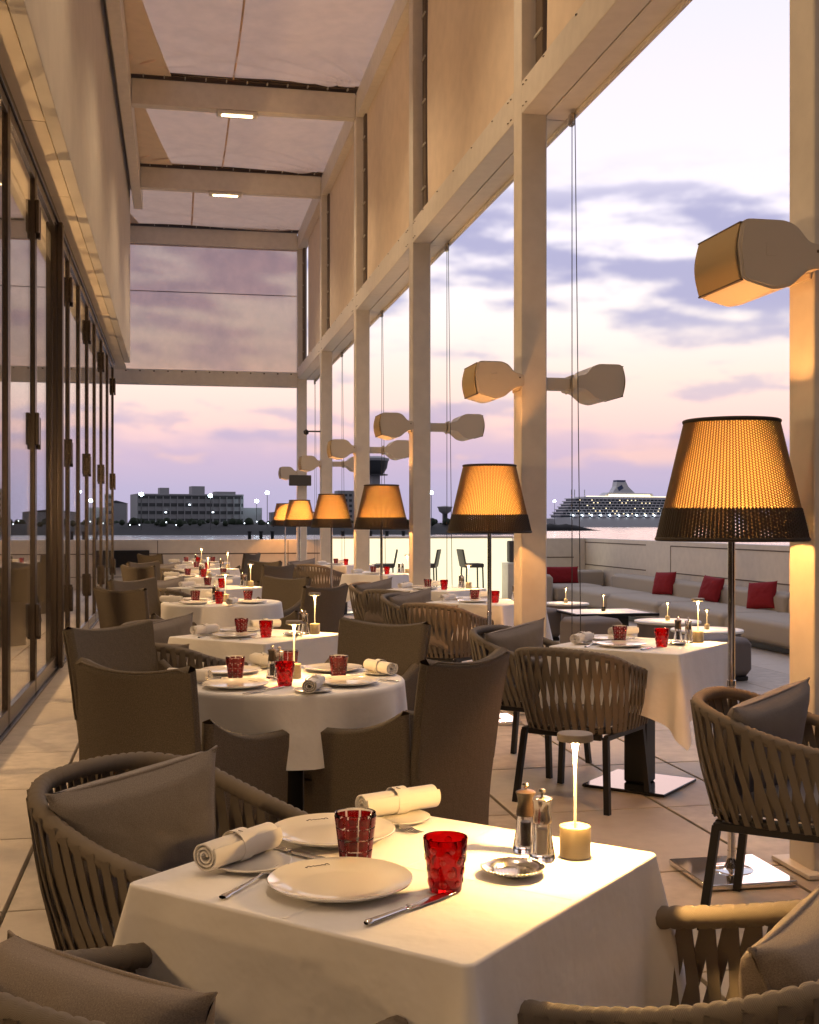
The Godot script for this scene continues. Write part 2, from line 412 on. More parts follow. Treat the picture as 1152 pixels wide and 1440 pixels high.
# ---------------------------------------------------------------- the canopy, the house, the floor
func build_canopy() -> void:
	var t := thing("terrace_canopy", "tall white steel canopy with square columns, beams and stretched canvas", "canopy")
	var cm := mb().box(Vector3(0, 3.7, 0), Vector3(0.2, 7.4, 0.2), 0.012).mesh()
	var foot := mb().box(Vector3(0, 0.012, 0), Vector3(0.3, 0.02, 0.3), 0.005).mesh()
	for z in COLZ:
		var c := part(t, "column", cm, M.paint, Vector3(COLX, 0, z - 0.1))
		part(c, "foot_plate", foot, M.paint)
	var bolt := mb().lathe([Vector2(0.011, -0.002), Vector2(0.011, 0.003), Vector2(0.007, 0.005), Vector2(0, 0.005)], 8).mesh()
	# long beams
	for k in COLZ.size() - 1:
		var z0: float = COLZ[k] - 0.2; var z1: float = COLZ[k + 1]
		var L: float = z0 - z1
		var zc := (z0 + z1) * 0.5
		part(t, "side_beam", mb().box(Vector3(COLX, 4.51, zc), Vector3(0.196, 0.24, L - 0.004), 0.01), M.paint)
		for q in 4:
			for yy in [4.43, 4.585]: part(t, "bolt", bolt, M.channel, Vector3(COLX - 0.0985, yy, [z0 - 0.06, z0 - 0.14, z1 + 0.14, z1 + 0.06][q]))
		for q in 5: part(t, "bolt", bolt, M.channel, Vector3(COLX - 0.0985, 4.6, z0 - 0.6 - q * 0.68))
		var tr := part(t, "blind_track", mb().box(Vector3(COLX + 0.2, 4.47, zc), Vector3(0.19, 0.15, L + 0.19), 0.008), M.paint)
		part(tr, "track_lip", mb().box(Vector3(COLX + 0.285, 4.375, zc), Vector3(0.03, 0.035, L + 0.19), 0.004), M.paint)
		part(t, "eaves_beam", mb().box(Vector3(COLX, 7.28, zc), Vector3(0.19, 0.34, L - 0.004), 0.01), M.paint)
		# upright canvas between the side beam and the eaves
		var seedz := k * 3.7
		if k < 7:
			part(t, "side_canvas", mb().sheet(func(u: float, w: float): return Vector3(COLX + 0.03 + 0.012 * sin(u * 9.0 + seedz) * sin(w * PI), 4.635 + w * 2.475, z0 - 0.02 - u * (L - 0.22)), 18, 12, -1.0), M.side_canvas)
		else:
			part(t, "side_canvas", mb().sheet(func(u: float, w: float): return Vector3(COLX + 0.03, 4.635 + w * 2.475, z0 - 0.02 - u * (L - 0.9)), 18, 12, -1.0), M.side_canvas)
		var ch := part(t, "canvas_channel", mb().box(Vector3(COLX + 0.03, 5.872, z1 + 0.1), Vector3(0.05, 2.47, 0.16), 0.004), M.channel)
		for q in 5: part(ch, "lacing_tie", mb().box(Vector3(COLX, 4.95 + q * 0.46, z1 + 0.1), Vector3(0.015, 0.018, 0.17)), M.lace)
		# blind cables with their pulley
		for s in 2:
			part(t, "blind_cable", mb().tube([Vector3(COLX + 0.25, 4.36, z1 + 0.12 - s * 0.035 + 0.1 * s), Vector3(COLX + 0.25 + 0.05 * s, 0.0, z1 + 0.12 - s * 0.035 + 0.1 * s)], 0.0035, 5), M.black)
		part(t, "pulley", mb().box(Vector3(COLX + 0.25, 4.33, z1 + 0.12), Vector3(0.04, 0.09, 0.06), 0.008), M.steel)
	# left wall plate
	part(t, "wall_plate", mb().box(Vector3(-0.69, 7.27, -6.2), Vector3(0.16, 0.34, 31.9), 0.012), M.paint)
	# cross beams with lamps, lacing and the roof canvas bays
	for k in COLZ.size():
		var z: float = COLZ[k] - 0.1
		var last := k == COLZ.size() - 1
		var x0 := -1.6 if last else -0.608
		var cb := part(t, "cross_beam", mb().box(Vector3((x0 + COLX - 0.102) * 0.5, 7.275, z), Vector3(COLX - 0.102 - x0, 0.35, 0.18), 0.01), M.paint)
		part(cb, "lacing_rail", mb().tube([Vector3(x0 + 0.05, 7.49, z + 0.13), Vector3(COLX - 0.14, 7.49, z + 0.13)], 0.012, 6), M.channel)
		for q in 11: part(cb, "lacing_tie", mb().box(Vector3(-0.45 + q * 0.28, 7.475, z + 0.12), Vector3(0.014, 0.03, 0.12), 0.0, Basis(Vector3.RIGHT, 0.2)), M.lace)
		part(t, "canvas_edge_strip", mb().box(Vector3((x0 + COLX) * 0.5, 7.515, z), Vector3(COLX - x0 + 0.2, 0.02, 0.36)), M.channel)
		if k > 0:
			var zb: float = COLZ[k - 1] - 0.1
			var xl := -1.6 if last else -0.76
			var ph := k * 2.1
			part(t, "roof_canvas", mb().sheet(func(u: float, w: float):
				var x := xl + u * (COLX + 0.1 - xl)
				var zz: float = z + 0.14 + w * (zb - z - 0.26)
				var sag := 0.10 * sin(u * PI) * sin(w * PI)
				var r1 := Vector2(1.0 - u, w * 1.4)
				var fold := 0.085 * sin(atan2(r1.y, r1.x + 0.001) * 21.0 + ph) * exp(-r1.length() * 2.6) * smoothstep(0.03, 0.2, r1.length())
				var r2 := Vector2(u, w * 1.4)
				fold += 0.03 * sin(atan2(r2.y, r2.x + 0.001) * 17.0 + ph * 2.0) * exp(-r2.length() * 3.0) * smoothstep(0.03, 0.2, r2.length())
				return Vector3(x, 7.5 - sag + fold + 0.006 * sin(w * 31.0 + u * 3.0 + 2.0 * sin(u * 5.0 + ph)), zz), 90, 70, -1.0), M.canvas)
			part(t, "roof_seam", mb().sheet(func(u: float, w: float):
				var uu := 0.44 + u * 0.007
				return Vector3(xl + uu * (COLX + 0.1 - xl), 7.494 - 0.10 * sin(uu * PI) * sin(w * PI), z + 0.14 + w * (zb - z - 0.26)), 1, 24, -1.0, 0.003), M.seam)
			part(t, "canvas_patch", mb().sheet(func(u: float, w: float):
				var uu := u * (0.2 - 0.12 * w)
				return Vector3(xl + uu * (COLX + 0.1 - xl), 7.485 - 0.10 * sin(uu * PI) * sin(w * 0.8 * PI), z + 0.14 + w * 0.8 * (zb - z - 0.26)), 4, 10, -1.0, 0.003), M.side_canvas)
	# end wall: beam, screen cloth in two lengths
	var ze: float = COLZ[-1] - 0.1
	var eb := part(t, "end_beam", mb().box(Vector3(0.435, 4.385, ze), Vector3(4.07, 0.31, 0.18), 0.01), M.paint)
	for q in 14: part(eb, "eyelet", mb().box(Vector3(-1.3 + q * 0.28, 4.5, ze + 0.092), Vector3(0.03, 0.03, 0.012), 0.004), M.channel)
	for q in 2:
		var y0 := 4.545 + q * 1.60; var y1 := 6.14 if q == 0 else 7.095
		part(t, "end_screen", mb().sheet(func(u: float, w: float): return Vector3(-1.6 + u * (COLX - 0.105 + 1.6), y0 + w * (y1 - y0), ze + 0.02 + 0.01 * sin(u * 8.0)), 20, 6, 1.0), M.screen)
	part(t, "screen_seam", mb().box(Vector3(0.43, 6.143, ze + 0.02), Vector3(4.06, 0.014, 0.014)), M.channel)
	# the lamps under the cross beams
	for k in range(2, COLZ.size() - 1):
		var z: float = COLZ[k] - 0.1
		var l := thing("downlight", "slim glowing downlight under canopy cross beam, %s from the end wall" % ["eighth", "seventh", "sixth", "fifth", "fourth", "third", "second", "first"][k], "lamp", Vector3(0.82, 7.094, z), 0, "downlights under the cross beams")
		part(l, "housing", mb().box(Vector3(0, -0.022, 0), Vector3(0.56, 0.04, 0.2), 0.008), M.paint)
		part(l, "lens", mb().box(Vector3(0, -0.047, 0), Vector3(0.42, 0.008, 0.09), 0.003), M.downlight)
		var a := SpotLight3D.new()
		a.name = "lamp_light"; a.light_size = 0.15; a.light_color = Color(1.0, 0.86, 0.68); a.light_energy = 8.0; a.spot_angle = 63.0; a.spot_angle_attenuation = 0.8; a.shadow_enabled = true; a.spot_range = 14.0; a.spot_attenuation = 2.0
		a.position = Vector3(0, -0.056, 0); a.rotation.x = -PI / 2
		l.add_child(a)

func build_house() -> void:
	var t := thing("restaurant_building", "beige panelled restaurant front with soffit above the glass doors", "building")
	part(t, "fascia", mb().box(Vector3(-0.88, 5.85, -6.2), Vector3(0.1, 3.12, 31.7), 0.008), M.facing)
	for k in 16: part(t, "soffit_panel", mb().box(Vector3(-1.08, 4.315, 9.32 - k * 2.03 - 1.0), Vector3(0.29, 0.03, 2.015), 0.004), M.soffit)
	part(t, "lintel", mb().box(Vector3(-1.3, 4.9, -6.2), Vector3(0.2, 1.1, 31.7)), M.facing)
	part(t, "room_floor", mb().box(Vector3(-4.6, -0.06, -6.2), Vector3(6.85, 0.1, 31.7)), M.interior)
	part(t, "room_ceiling", mb().box(Vector3(-4.6, 4.4, -6.2), Vector3(6.4, 0.1, 31.7)), M.interior)
	part(t, "room_wall", mb().box(Vector3(-8.0, 2.2, -6.2), Vector3(0.1, 4.5, 31.7)), M.interior)
	part(t, "room_wall", mb().box(Vector3(-4.6, 2.2, -22.1), Vector3(6.9, 4.5, 0.1)), M.interior)
	part(t, "room_wall", mb().box(Vector3(-4.6, 2.2, 9.6), Vector3(6.9, 4.5, 0.1)), M.interior)
	part(t, "upper_roof", mb().box(Vector3(-4.4, 7.5, -6.2), Vector3(7.2, 0.15, 31.7)), M.facing)
	# the wing that closes the terrace behind the viewer
	var wg := thing("restaurant_wing", "tall plain L-shaped restaurant wing enclosing the open terrace end", "building")
	part(wg, "wall", mb().box(Vector3(1.0, 4.5, 9.95), Vector3(21.0, 9.0, 0.4), 0.02), M.wing)
	part(wg, "side_wall", mb().box(Vector3(9.75, 4.2, 1.6), Vector3(0.4, 9.6, 16.28), 0.02), M.wing)
	for k in 5: part(wg, "window", mb().box(Vector3(9.54, 1.9, 8.0 - k * 3.1), Vector3(0.06, 3.2, 2.2), 0.01), M.black_gloss)
	for k in 7: part(wg, "window", mb().box(Vector3(-7.0 + k * 2.6, 1.9, 9.74), Vector3(1.9, 3.4, 0.06), 0.01), M.black_gloss)
	# folding glass doors
	var d := thing("folding_glass_doors", "row of tall glass doors in dark bronze frames along the terrace", "glass door")
	part(d, "floor_track", mb().box(Vector3(-1.15, 0.012, -6.2), Vector3(0.12, 0.024, 31.6), 0.004), M.bronze)
	part(d, "head_track", mb().box(Vector3(-1.16, 4.27, -6.2), Vector3(0.13, 0.06, 31.6), 0.006), M.bronze)
	var zs := [9.5, 7.7, 5.9, 4.1, 2.2, 0.9, -0.4, -1.7, -3.0, -4.3, -5.6, -6.95, -8.4, -9.95, -11.7, -13.0, -14.35, -15.7, -17.1, -18.6, -20.2, -21.9]
	for k in zs.size() - 1:
		var z0: float = zs[k] - 0.004; var z1: float = zs[k + 1] + 0.004
		var zc := (z0 + z1) * 0.5; var L := z0 - z1
		var f := mb()
		for z in [z0 - 0.03, z1 + 0.03]: f.box(Vector3(-1.14, 2.13, z), Vector3(0.06, 4.2, 0.05), 0.008)
		f.box(Vector3(-1.14, 0.085, zc), Vector3(0.056, 0.12, L - 0.105), 0.006)
		f.box(Vector3(-1.14, 4.19, zc), Vector3(0.056, 0.08, L - 0.105), 0.006)
		var leaf := part(d, "door_frame", f, M.bronze)
		part(leaf, "pane", mb().box(Vector3(-1.136, 2.145, zc), Vector3(0.008, 4.01, L - 0.1)), M.pane)
		if k % 2 == 0:
			for h in [0.62, 2.15, 3.85]:
				part(leaf, "hinge", mb().box(Vector3(-1.095, h, z1 + 0.05), Vector3(0.03, 0.26, 0.05), 0.006).box(Vector3(-1.095, h - 0.03, z1 - 0.05), Vector3(0.03, 0.26, 0.05), 0.006), M.bronze)
	for z in [-11.7, -11.62]: part(d, "post", mb().box(Vector3(-1.08, 2.13, z), Vector3(0.05, 4.2, 0.05), 0.008), M.bronze)

func build_floor() -> void:
	var bed := structure("terrace_floor", mb().box(Vector3(1.2, -0.19, -8.2), Vector3(4.8, 0.3, 35.6)), M.joint)
	var xs := [-1.2, -0.61, 0.12, 0.85, 1.58, 2.36, 2.81, 3.6]
	for i in xs.size() - 1:
		var w: float = xs[i + 1] - xs[i] - 0.016
		var tm := mb().box(Vector3(0, -0.02, 0), Vector3(w, 0.04, 1.006), 0.004).mesh()
		for j in 35:
			var zc := 1.66 + 7.14 - j * 1.02 + 0.51 - 0.02
			var o := part(bed, "floor_tile", tm, M["stone_%d" % rng.randi_range(0, 3)], Vector3((xs[i] + xs[i + 1]) * 0.5, 0.0 + rng.randf_range(-0.0012, 0.0), zc))
			o.rotation.z = rng.randf_range(-0.0012, 0.0012)
	var lb := structure("lounge_floor", mb().box(Vector3(7.0, LOUNGE - 0.19, -8.2), Vector3(6.78, 0.3, 35.6)), M.joint)
	var lm := mb().box(Vector3(0, -0.02, 0), Vector3(0.772, 0.04, 1.012), 0.003).mesh()
	for i in 7:
		for j in 25:
			part(lb, "floor_tile", lm, M["stone_%d" % rng.randi_range(0, 3)], Vector3(4.0 + i * 0.78, LOUNGE, -0.4 - j * 1.02))
	structure("terrace_plinth", mb().box(Vector3(4.2, -2.6, -8.2), Vector3(11.4, 4.5, 35.7)), M.parapet)

func build_parapets() -> void:
	var t := thing("end_parapet", "low beige parapet wall with dark joints closing the terrace end", "wall")
	part(t, "wall", mb().box(Vector3(0.75, 0.52, -25.75), Vector3(4.9, 1.04, 0.24), 0.01), M.parapet)
	for x in [-0.4, 2.35]: part(t, "joint", mb().box(Vector3(x, 0.52, -25.63), Vector3(0.014, 1.0, 0.006)), M.channel)
	part(t, "joint", mb().box(Vector3(0.75, 0.74, -25.63), Vector3(4.8, 0.022, 0.008)), M.channel)
	part(t, "joint", mb().box(Vector3(0.75, 0.26, -25.63), Vector3(4.8, 0.014, 0.007)), M.channel)
	single("wall_box", mb().box(Vector3(0, 0, 0), Vector3(0.9, 0.36, 0.12), 0.01).box(Vector3(0, 0, 0.062), Vector3(0.84, 0.3, 0.01), 0.003), M.black, "black rectangular box fixed to end parapet beside the glass doors", "wall box", Vector3(-1.02, 0.64, -25.57))
	var r := thing("lounge_parapet", "long beige parapet wall with recessed panels behind the lounge sofa", "wall")
	part(r, "wall", mb().box(Vector3(9.2, 0.375, -16.3), Vector3(0.24, 1.35, 19.2), 0.01), M.parapet)
	for k in 4:
		var z := -6.0 - k * 6.2
		for y in [0.46, 0.96]: part(r, "joint", mb().box(Vector3(9.078, y, z), Vector3(0.008, 0.02, 5.0)), M.channel)
		part(r, "joint", mb().box(Vector3(9.078, 0.71, z - 2.5), Vector3(0.008, 0.5, 0.02)), M.channel)
	var b := thing("lounge_end_wall", "beige parapet wall at the lounge end beside the glowing bar", "wall")
	part(b, "wall", mb().box(Vector3(8.25, 0.375, -25.75), Vector3(1.65, 1.35, 0.24), 0.01), M.parapet)
	part(b, "joint", mb().box(Vector3(8.2, 0.62, -25.625), Vector3(1.2, 0.02, 0.008)), M.channel)

# ---------------------------------------------------------------- chairs
func along(pts: Array, f: float) -> Vector3:      # Catmull-Rom through points, f 0..1
	var m := pts.size() - 1
	var x := clampf(f, 0, 1) * m
	var k := mini(int(x), m - 1)
	var t := x - k
	var p0: Vector3 = pts[maxi(k - 1, 0)]; var p1: Vector3 = pts[k]; var p2: Vector3 = pts[k + 1]; var p3: Vector3 = pts[mini(k + 2, m)]
	return p1.cubic_interpolate(p2, p0, p3, t)
func resampled(pts: Array, count: int) -> Array:
	var fine := []
	for k in 201: fine.append(along(pts, k / 200.0))
	var L := [0.0]
	for k in 200: L.append(L[k] + fine[k].distance_to(fine[k + 1]))
	var out := []
	var j := 0
	for k in count:
		var want: float = L[200] * k / (count - 1)
		while j < 199 and L[j + 1] < want: j += 1
		out.append(fine[j].lerp(fine[j + 1], clampf((want - L[j]) / maxf(L[j + 1] - L[j], 1e-9), 0, 1)))
	return out
func resampled_poly(pts: Array, count: int) -> Array:
	var L := [0.0]
	for k in pts.size() - 1: L.append(L[k] + pts[k].distance_to(pts[k + 1]))
	var out := []
	var j := 0
	for k in count:
		var want: float = L[-1] * k / (count - 1)
		while j < pts.size() - 2 and L[j + 1] < want: j += 1
		out.append(pts[j].lerp(pts[j + 1], clampf((want - L[j]) / maxf(L[j + 1] - L[j], 1e-9), 0, 1)))
	return out
func mirrored(half: Array) -> Array:
	var out := half.duplicate()
	for k in range(half.size() - 2, -1, -1): out.append(Vector3(-half[k].x, half[k].y, half[k].z))
	return out
func make_rope_chair(detailed: bool) -> Node3D:
	var t := thing("rope_armchair", "", "chair")
	var rim := mirrored([Vector3(-0.272, 0.625, -0.25), Vector3(-0.288, 0.65, -0.1), Vector3(-0.288, 0.69, 0.06), Vector3(-0.262, 0.735, 0.19), Vector3(-0.18, 0.76, 0.275), Vector3(-0.08, 0.768, 0.3), Vector3(0, 0.77, 0.303)])
	var low := mirrored([Vector3(-0.235, 0.385, -0.24), Vector3(-0.24, 0.385, -0.1), Vector3(-0.236, 0.385, 0.04), Vector3(-0.214, 0.385, 0.14), Vector3(-0.15, 0.385, 0.21), Vector3(-0.07, 0.385, 0.228), Vector3(0, 0.385, 0.23)])
	var N := 33
	var R := resampled(rim, N * 8 + 1)
	var B := resampled(low, N * 8 + 1)
	# wrapped rail: full length with the front posts
	var wrap := [Vector3(-0.238, 0.4, -0.262), Vector3(-0.25, 0.48, -0.266), Vector3(-0.262, 0.56, -0.268), Vector3(-0.268, 0.605, -0.264)]
	var rail := wrap.duplicate()
	rail.append_array(R)
	for k in range(3, -1, -1): rail.append(Vector3(-wrap[k].x, wrap[k].y, wrap[k].z))
	var dense := []
	for k in rail.size() - 1:
		dense.append(rail[k])
		if k < 4 or k > rail.size() - 6:
			for q in range(1, 5): dense.append(rail[k].lerp(rail[k + 1], q / 5.0))
	dense.append(rail[-1])
	dense = resampled_poly(dense, 640 if detailed else 200)
	var rr := []
	var run := 0.0
	for k in dense.size():
		if k: run += dense[k].distance_to(dense[k - 1])
		var ph := fmod(run, 0.026) / 0.026
		rr.append(0.0175 + 0.0055 * pow(maxf(0.0, 1.0 - pow(absf(ph * 2.0 - 1.0), 3.0)), 0.6) if detailed else 0.0215)
	part(t, "arm_rail", mb().tube(dense, rr, 10 if detailed else 7), M.rope_rail)
	var frame := []
	for k in range(0, B.size(), 8): frame.append(B[k])
	frame.append(Vector3(0.0, 0.385, -0.25))
	part(t, "seat_frame", mb().tube(frame, 0.017, 8, false, true), M.black)
	part(t, "seat_rail", mb().box(Vector3(0, 0.357, 0.0), Vector3(0.44, 0.03, 0.025), 0.004).box(Vector3(0, 0.357, -0.235), Vector3(0.46, 0.03, 0.025), 0.004).box(Vector3(0, 0.357, 0.2), Vector3(0.4, 0.03, 0.025), 0.004).box(Vector3(-0.225, 0.357, -0.02), Vector3(0.025, 0.028, 0.46), 0.004).box(Vector3(0.225, 0.357, -0.02), Vector3(0.025, 0.028, 0.46), 0.004), M.black)
	part(t, "seat_cushion", mb().sheet(func(u: float, w: float):
		var x: float = (u - 0.5) * 2.0; var z: float = (w - 0.5) * 2.0
		var e := pow(maxf(0.0, (1.0 - pow(absf(x), 6.0)) * (1.0 - pow(absf(z), 6.0))), 0.35)
		return Vector3(x * (0.215 - 0.02 * (z * 0.5 + 0.5)), 0.405 + 0.05 * e, z * 0.22 - 0.01), 14, 14, -1.0, 0.02), M.pillow)
	for q in [[-1, -1], [1, -1], [-1, 1], [1, 1]]:
		var a := Vector3(q[0] * 0.222, 0.36, q[1] * 0.215 - 0.015); var b := Vector3(q[0] * 0.25, 0.0, q[1] * 0.25 - 0.005)
		part(t, "leg", mb().strap([a, b], [Vector3.RIGHT, Vector3.RIGHT], [Vector3.BACK, Vector3.BACK], 0.028, 0.028), M.black)
	var all := mb()
	for layer in 2:
		for i in N:
			var ui := i * 8 + 4
			var shift := 9 if layer == 0 else -9
			var li := clampi(ui + shift, 2, B.size() - 3)
			if absi(li - ui - shift) > 6: continue
			var a: Vector3 = R[ui]; var b: Vector3 = B[li]
			var out := Vector3(a.x, 0, maxf(a.z, -0.02)).normalized()
			if absf(a.x) > 0.28: out = Vector3(signf(a.x), 0, 0)
			var lift := 0.006 if layer == 0 else -0.003
			var pts := []; var wd := []; var nd := []
			for s in 6:
				var f := s / 5.0
				var p: Vector3 = a.lerp(b, f) + out * (lift + 0.014 * sin(f * PI) + (0.016 if s == 0 else (0.012 if s == 5 else 0.012)))
				if s == 0: p.y += 0.008
				if s == 5: p.y -= 0.012
				pts.append(p)
			for s in 6:
				var tg: Vector3 = (pts[mini(s + 1, 5)] - pts[maxi(s - 1, 0)]).normalized()
				var o2 := (out - tg * out.dot(tg)).normalized()
				nd.append(o2); wd.append(tg.cross(o2).normalized())
			if detailed: part(t, "strap", mb().strap(pts, wd, nd, 0.0245, 0.0035), M.rope)
			else: all.strap(pts, wd, nd, 0.0245, 0.0035)
	if not detailed:
		part(t, "strap_weave", all, M.rope).set_meta("kind", "stuff")
	return t
func make_slip_chair() -> Node3D:
	var t := thing("slipcover_armchair", "", "chair")
	part(t, "backrest", mb().sheet(func(u: float, w: float):
		var x: float = (u - 0.5) * 2.0
		var wide: float = 0.228 - 0.012 * sin(minf(w / 0.6, 1.0) * PI) + 0.03 * w * w
		var y: float = w * (0.865 + 0.03 * x * x * smoothstep(0.4, 1.0, w))
		var z: float = 0.235 + 0.02 * pow(1.0 - w, 3.0) + 0.105 * w * w - 0.035 * x * x * (0.4 + 0.6 * w)
		return Vector3(x * wide, y + 0.006, z), 16, 18, 1.0, 0.06), M.slip)
	var edge := []
	for k in 25:
		var f := k / 24.0
		var x := -1.0 if f < 0.3 else (1.0 if f > 0.7 else (f - 0.5) / 0.2)
		var w := f / 0.3 if f < 0.3 else ((1.0 - f) / 0.3 if f > 0.7 else 1.0)
		w = 0.55 + 0.45 * w
		var wide: float = 0.228 - 0.012 * sin(minf(w / 0.6, 1.0) * PI) + 0.03 * w * w
		edge.append(Vector3(x * (wide + 0.012), w * (0.865 + 0.03 * x * x * smoothstep(0.4, 1.0, w)) + (0.018 if w > 0.99 else 0.006), 0.258 + 0.02 * pow(1.0 - w, 3.0) + 0.105 * w * w - 0.035 * x * x * (0.4 + 0.6 * w)))
	part(t, "piping", mb().tube(edge, 0.0045, 6), M.slip)
	for s in [-1.0, 1.0]:
		part(t, "arm", mb().sheet(func(u: float, w: float):
			var z: float = 0.215 - u * 0.43
			var top: float = 0.605 + 0.10 * pow(1.0 - u, 3.0)
			return Vector3(s * (0.242 + 0.012 * w - 0.006 * sin(w * PI)), 0.006 + w * top, z), 10, 10, s, 0.055), M.slip)
	part(t, "seat", mb().box(Vector3(0, 0.3, -0.03), Vector3(0.418, 0.2, 0.42), 0.03), M.slip)
	part(t, "front_skirt", mb().box(Vector3(0, 0.103, -0.205), Vector3(0.42, 0.19, 0.03), 0.006), M.slip)
	return t
func make_stool() -> Node3D:
	var t := thing("bar_stool", "", "stool")
	part(t, "seat", mb().box(Vector3(0, 0.78, 0), Vector3(0.42, 0.09, 0.42), 0.02), M.stool)
	part(t, "backrest", mb().sheet(func(u: float, w: float): return Vector3((u - 0.5) * 0.42, 0.76 + w * 0.36, 0.2 + 0.07 * w), 6, 6, 1.0, 0.035), M.stool)
	for q in [[-1, -1], [1, -1], [-1, 1], [1, 1]]:
		part(t, "leg", mb().strap([Vector3(q[0] * 0.18, 0.74, q[1] * 0.18), Vector3(q[0] * 0.2, 0, q[1] * 0.2)], [Vector3.RIGHT, Vector3.RIGHT], [Vector3.BACK, Vector3.BACK], 0.028, 0.028), M.black)
	for y in [0.28]:
		part(t, "footrest", mb().box(Vector3(0, y, -0.192), Vector3(0.37, 0.025, 0.02)).box(Vector3(0, y, 0.192), Vector3(0.37, 0.025, 0.02)).box(Vector3(-0.192, y, 0), Vector3(0.02, 0.024, 0.37)).box(Vector3(0.192, y, 0), Vector3(0.02, 0.024, 0.37)), M.black)
	return t
func pillow_mesh(w: float, h: float, th: float, seed_: int) -> ArrayMesh:
	var nz := FastNoiseLite.new(); nz.seed = seed_; nz.frequency = 1.6; nz.fractal_octaves = 3
	var b := mb()
	for s in [1.0, -1.0]:
		b.sheet(func(u: float, v: float):
			var x: float = (u - 0.5) * 2.0; var y: float = (v - 0.5) * 2.0
			var ex := 1.0 - pow(absf(x), 2.6); var ey := 1.0 - pow(absf(y), 2.6)
			var d := pow(maxf(ex, 0.0) * maxf(ey, 0.0), 0.4)
			var crease := 0.10 * nz.get_noise_2d(x * 1.2 + s * 4.0, y * 0.9) + 0.05 * sin((x * 1.3 - y) * 5.0 + seed_) * ex * ey * nz.get_noise_2d(x, y + 9.0)
			return Vector3(x * w * 0.5 * (1.0 - 0.06 * ey), y * h * 0.5 * (1.0 - 0.06 * ex), s * (th * 0.5 * d * (1.0 + crease) + 0.003)), 26, 26, s)
	b.tube([Vector3(-w, -h, 0) * 0.5, Vector3(-w * 0.45, -h * 0.478, 0), Vector3(0, -h * 0.47, 0), Vector3(w * 0.45, -h * 0.478, 0), Vector3(w, -h, 0) * 0.5, Vector3(w * 0.478, -h * 0.45, 0), Vector3(w * 0.47, 0, 0), Vector3(w * 0.478, h * 0.45, 0), Vector3(w, h, 0) * 0.5, Vector3(w * 0.45, h * 0.478, 0), Vector3(0, h * 0.47, 0), Vector3(-w * 0.45, h * 0.478, 0), Vector3(-w, h, 0) * 0.5, Vector3(-w * 0.478, h * 0.45, 0), Vector3(-w * 0.47, 0, 0), Vector3(-w * 0.478, -h * 0.45, 0)], 0.005, 6, false, true)
	return b.mesh()

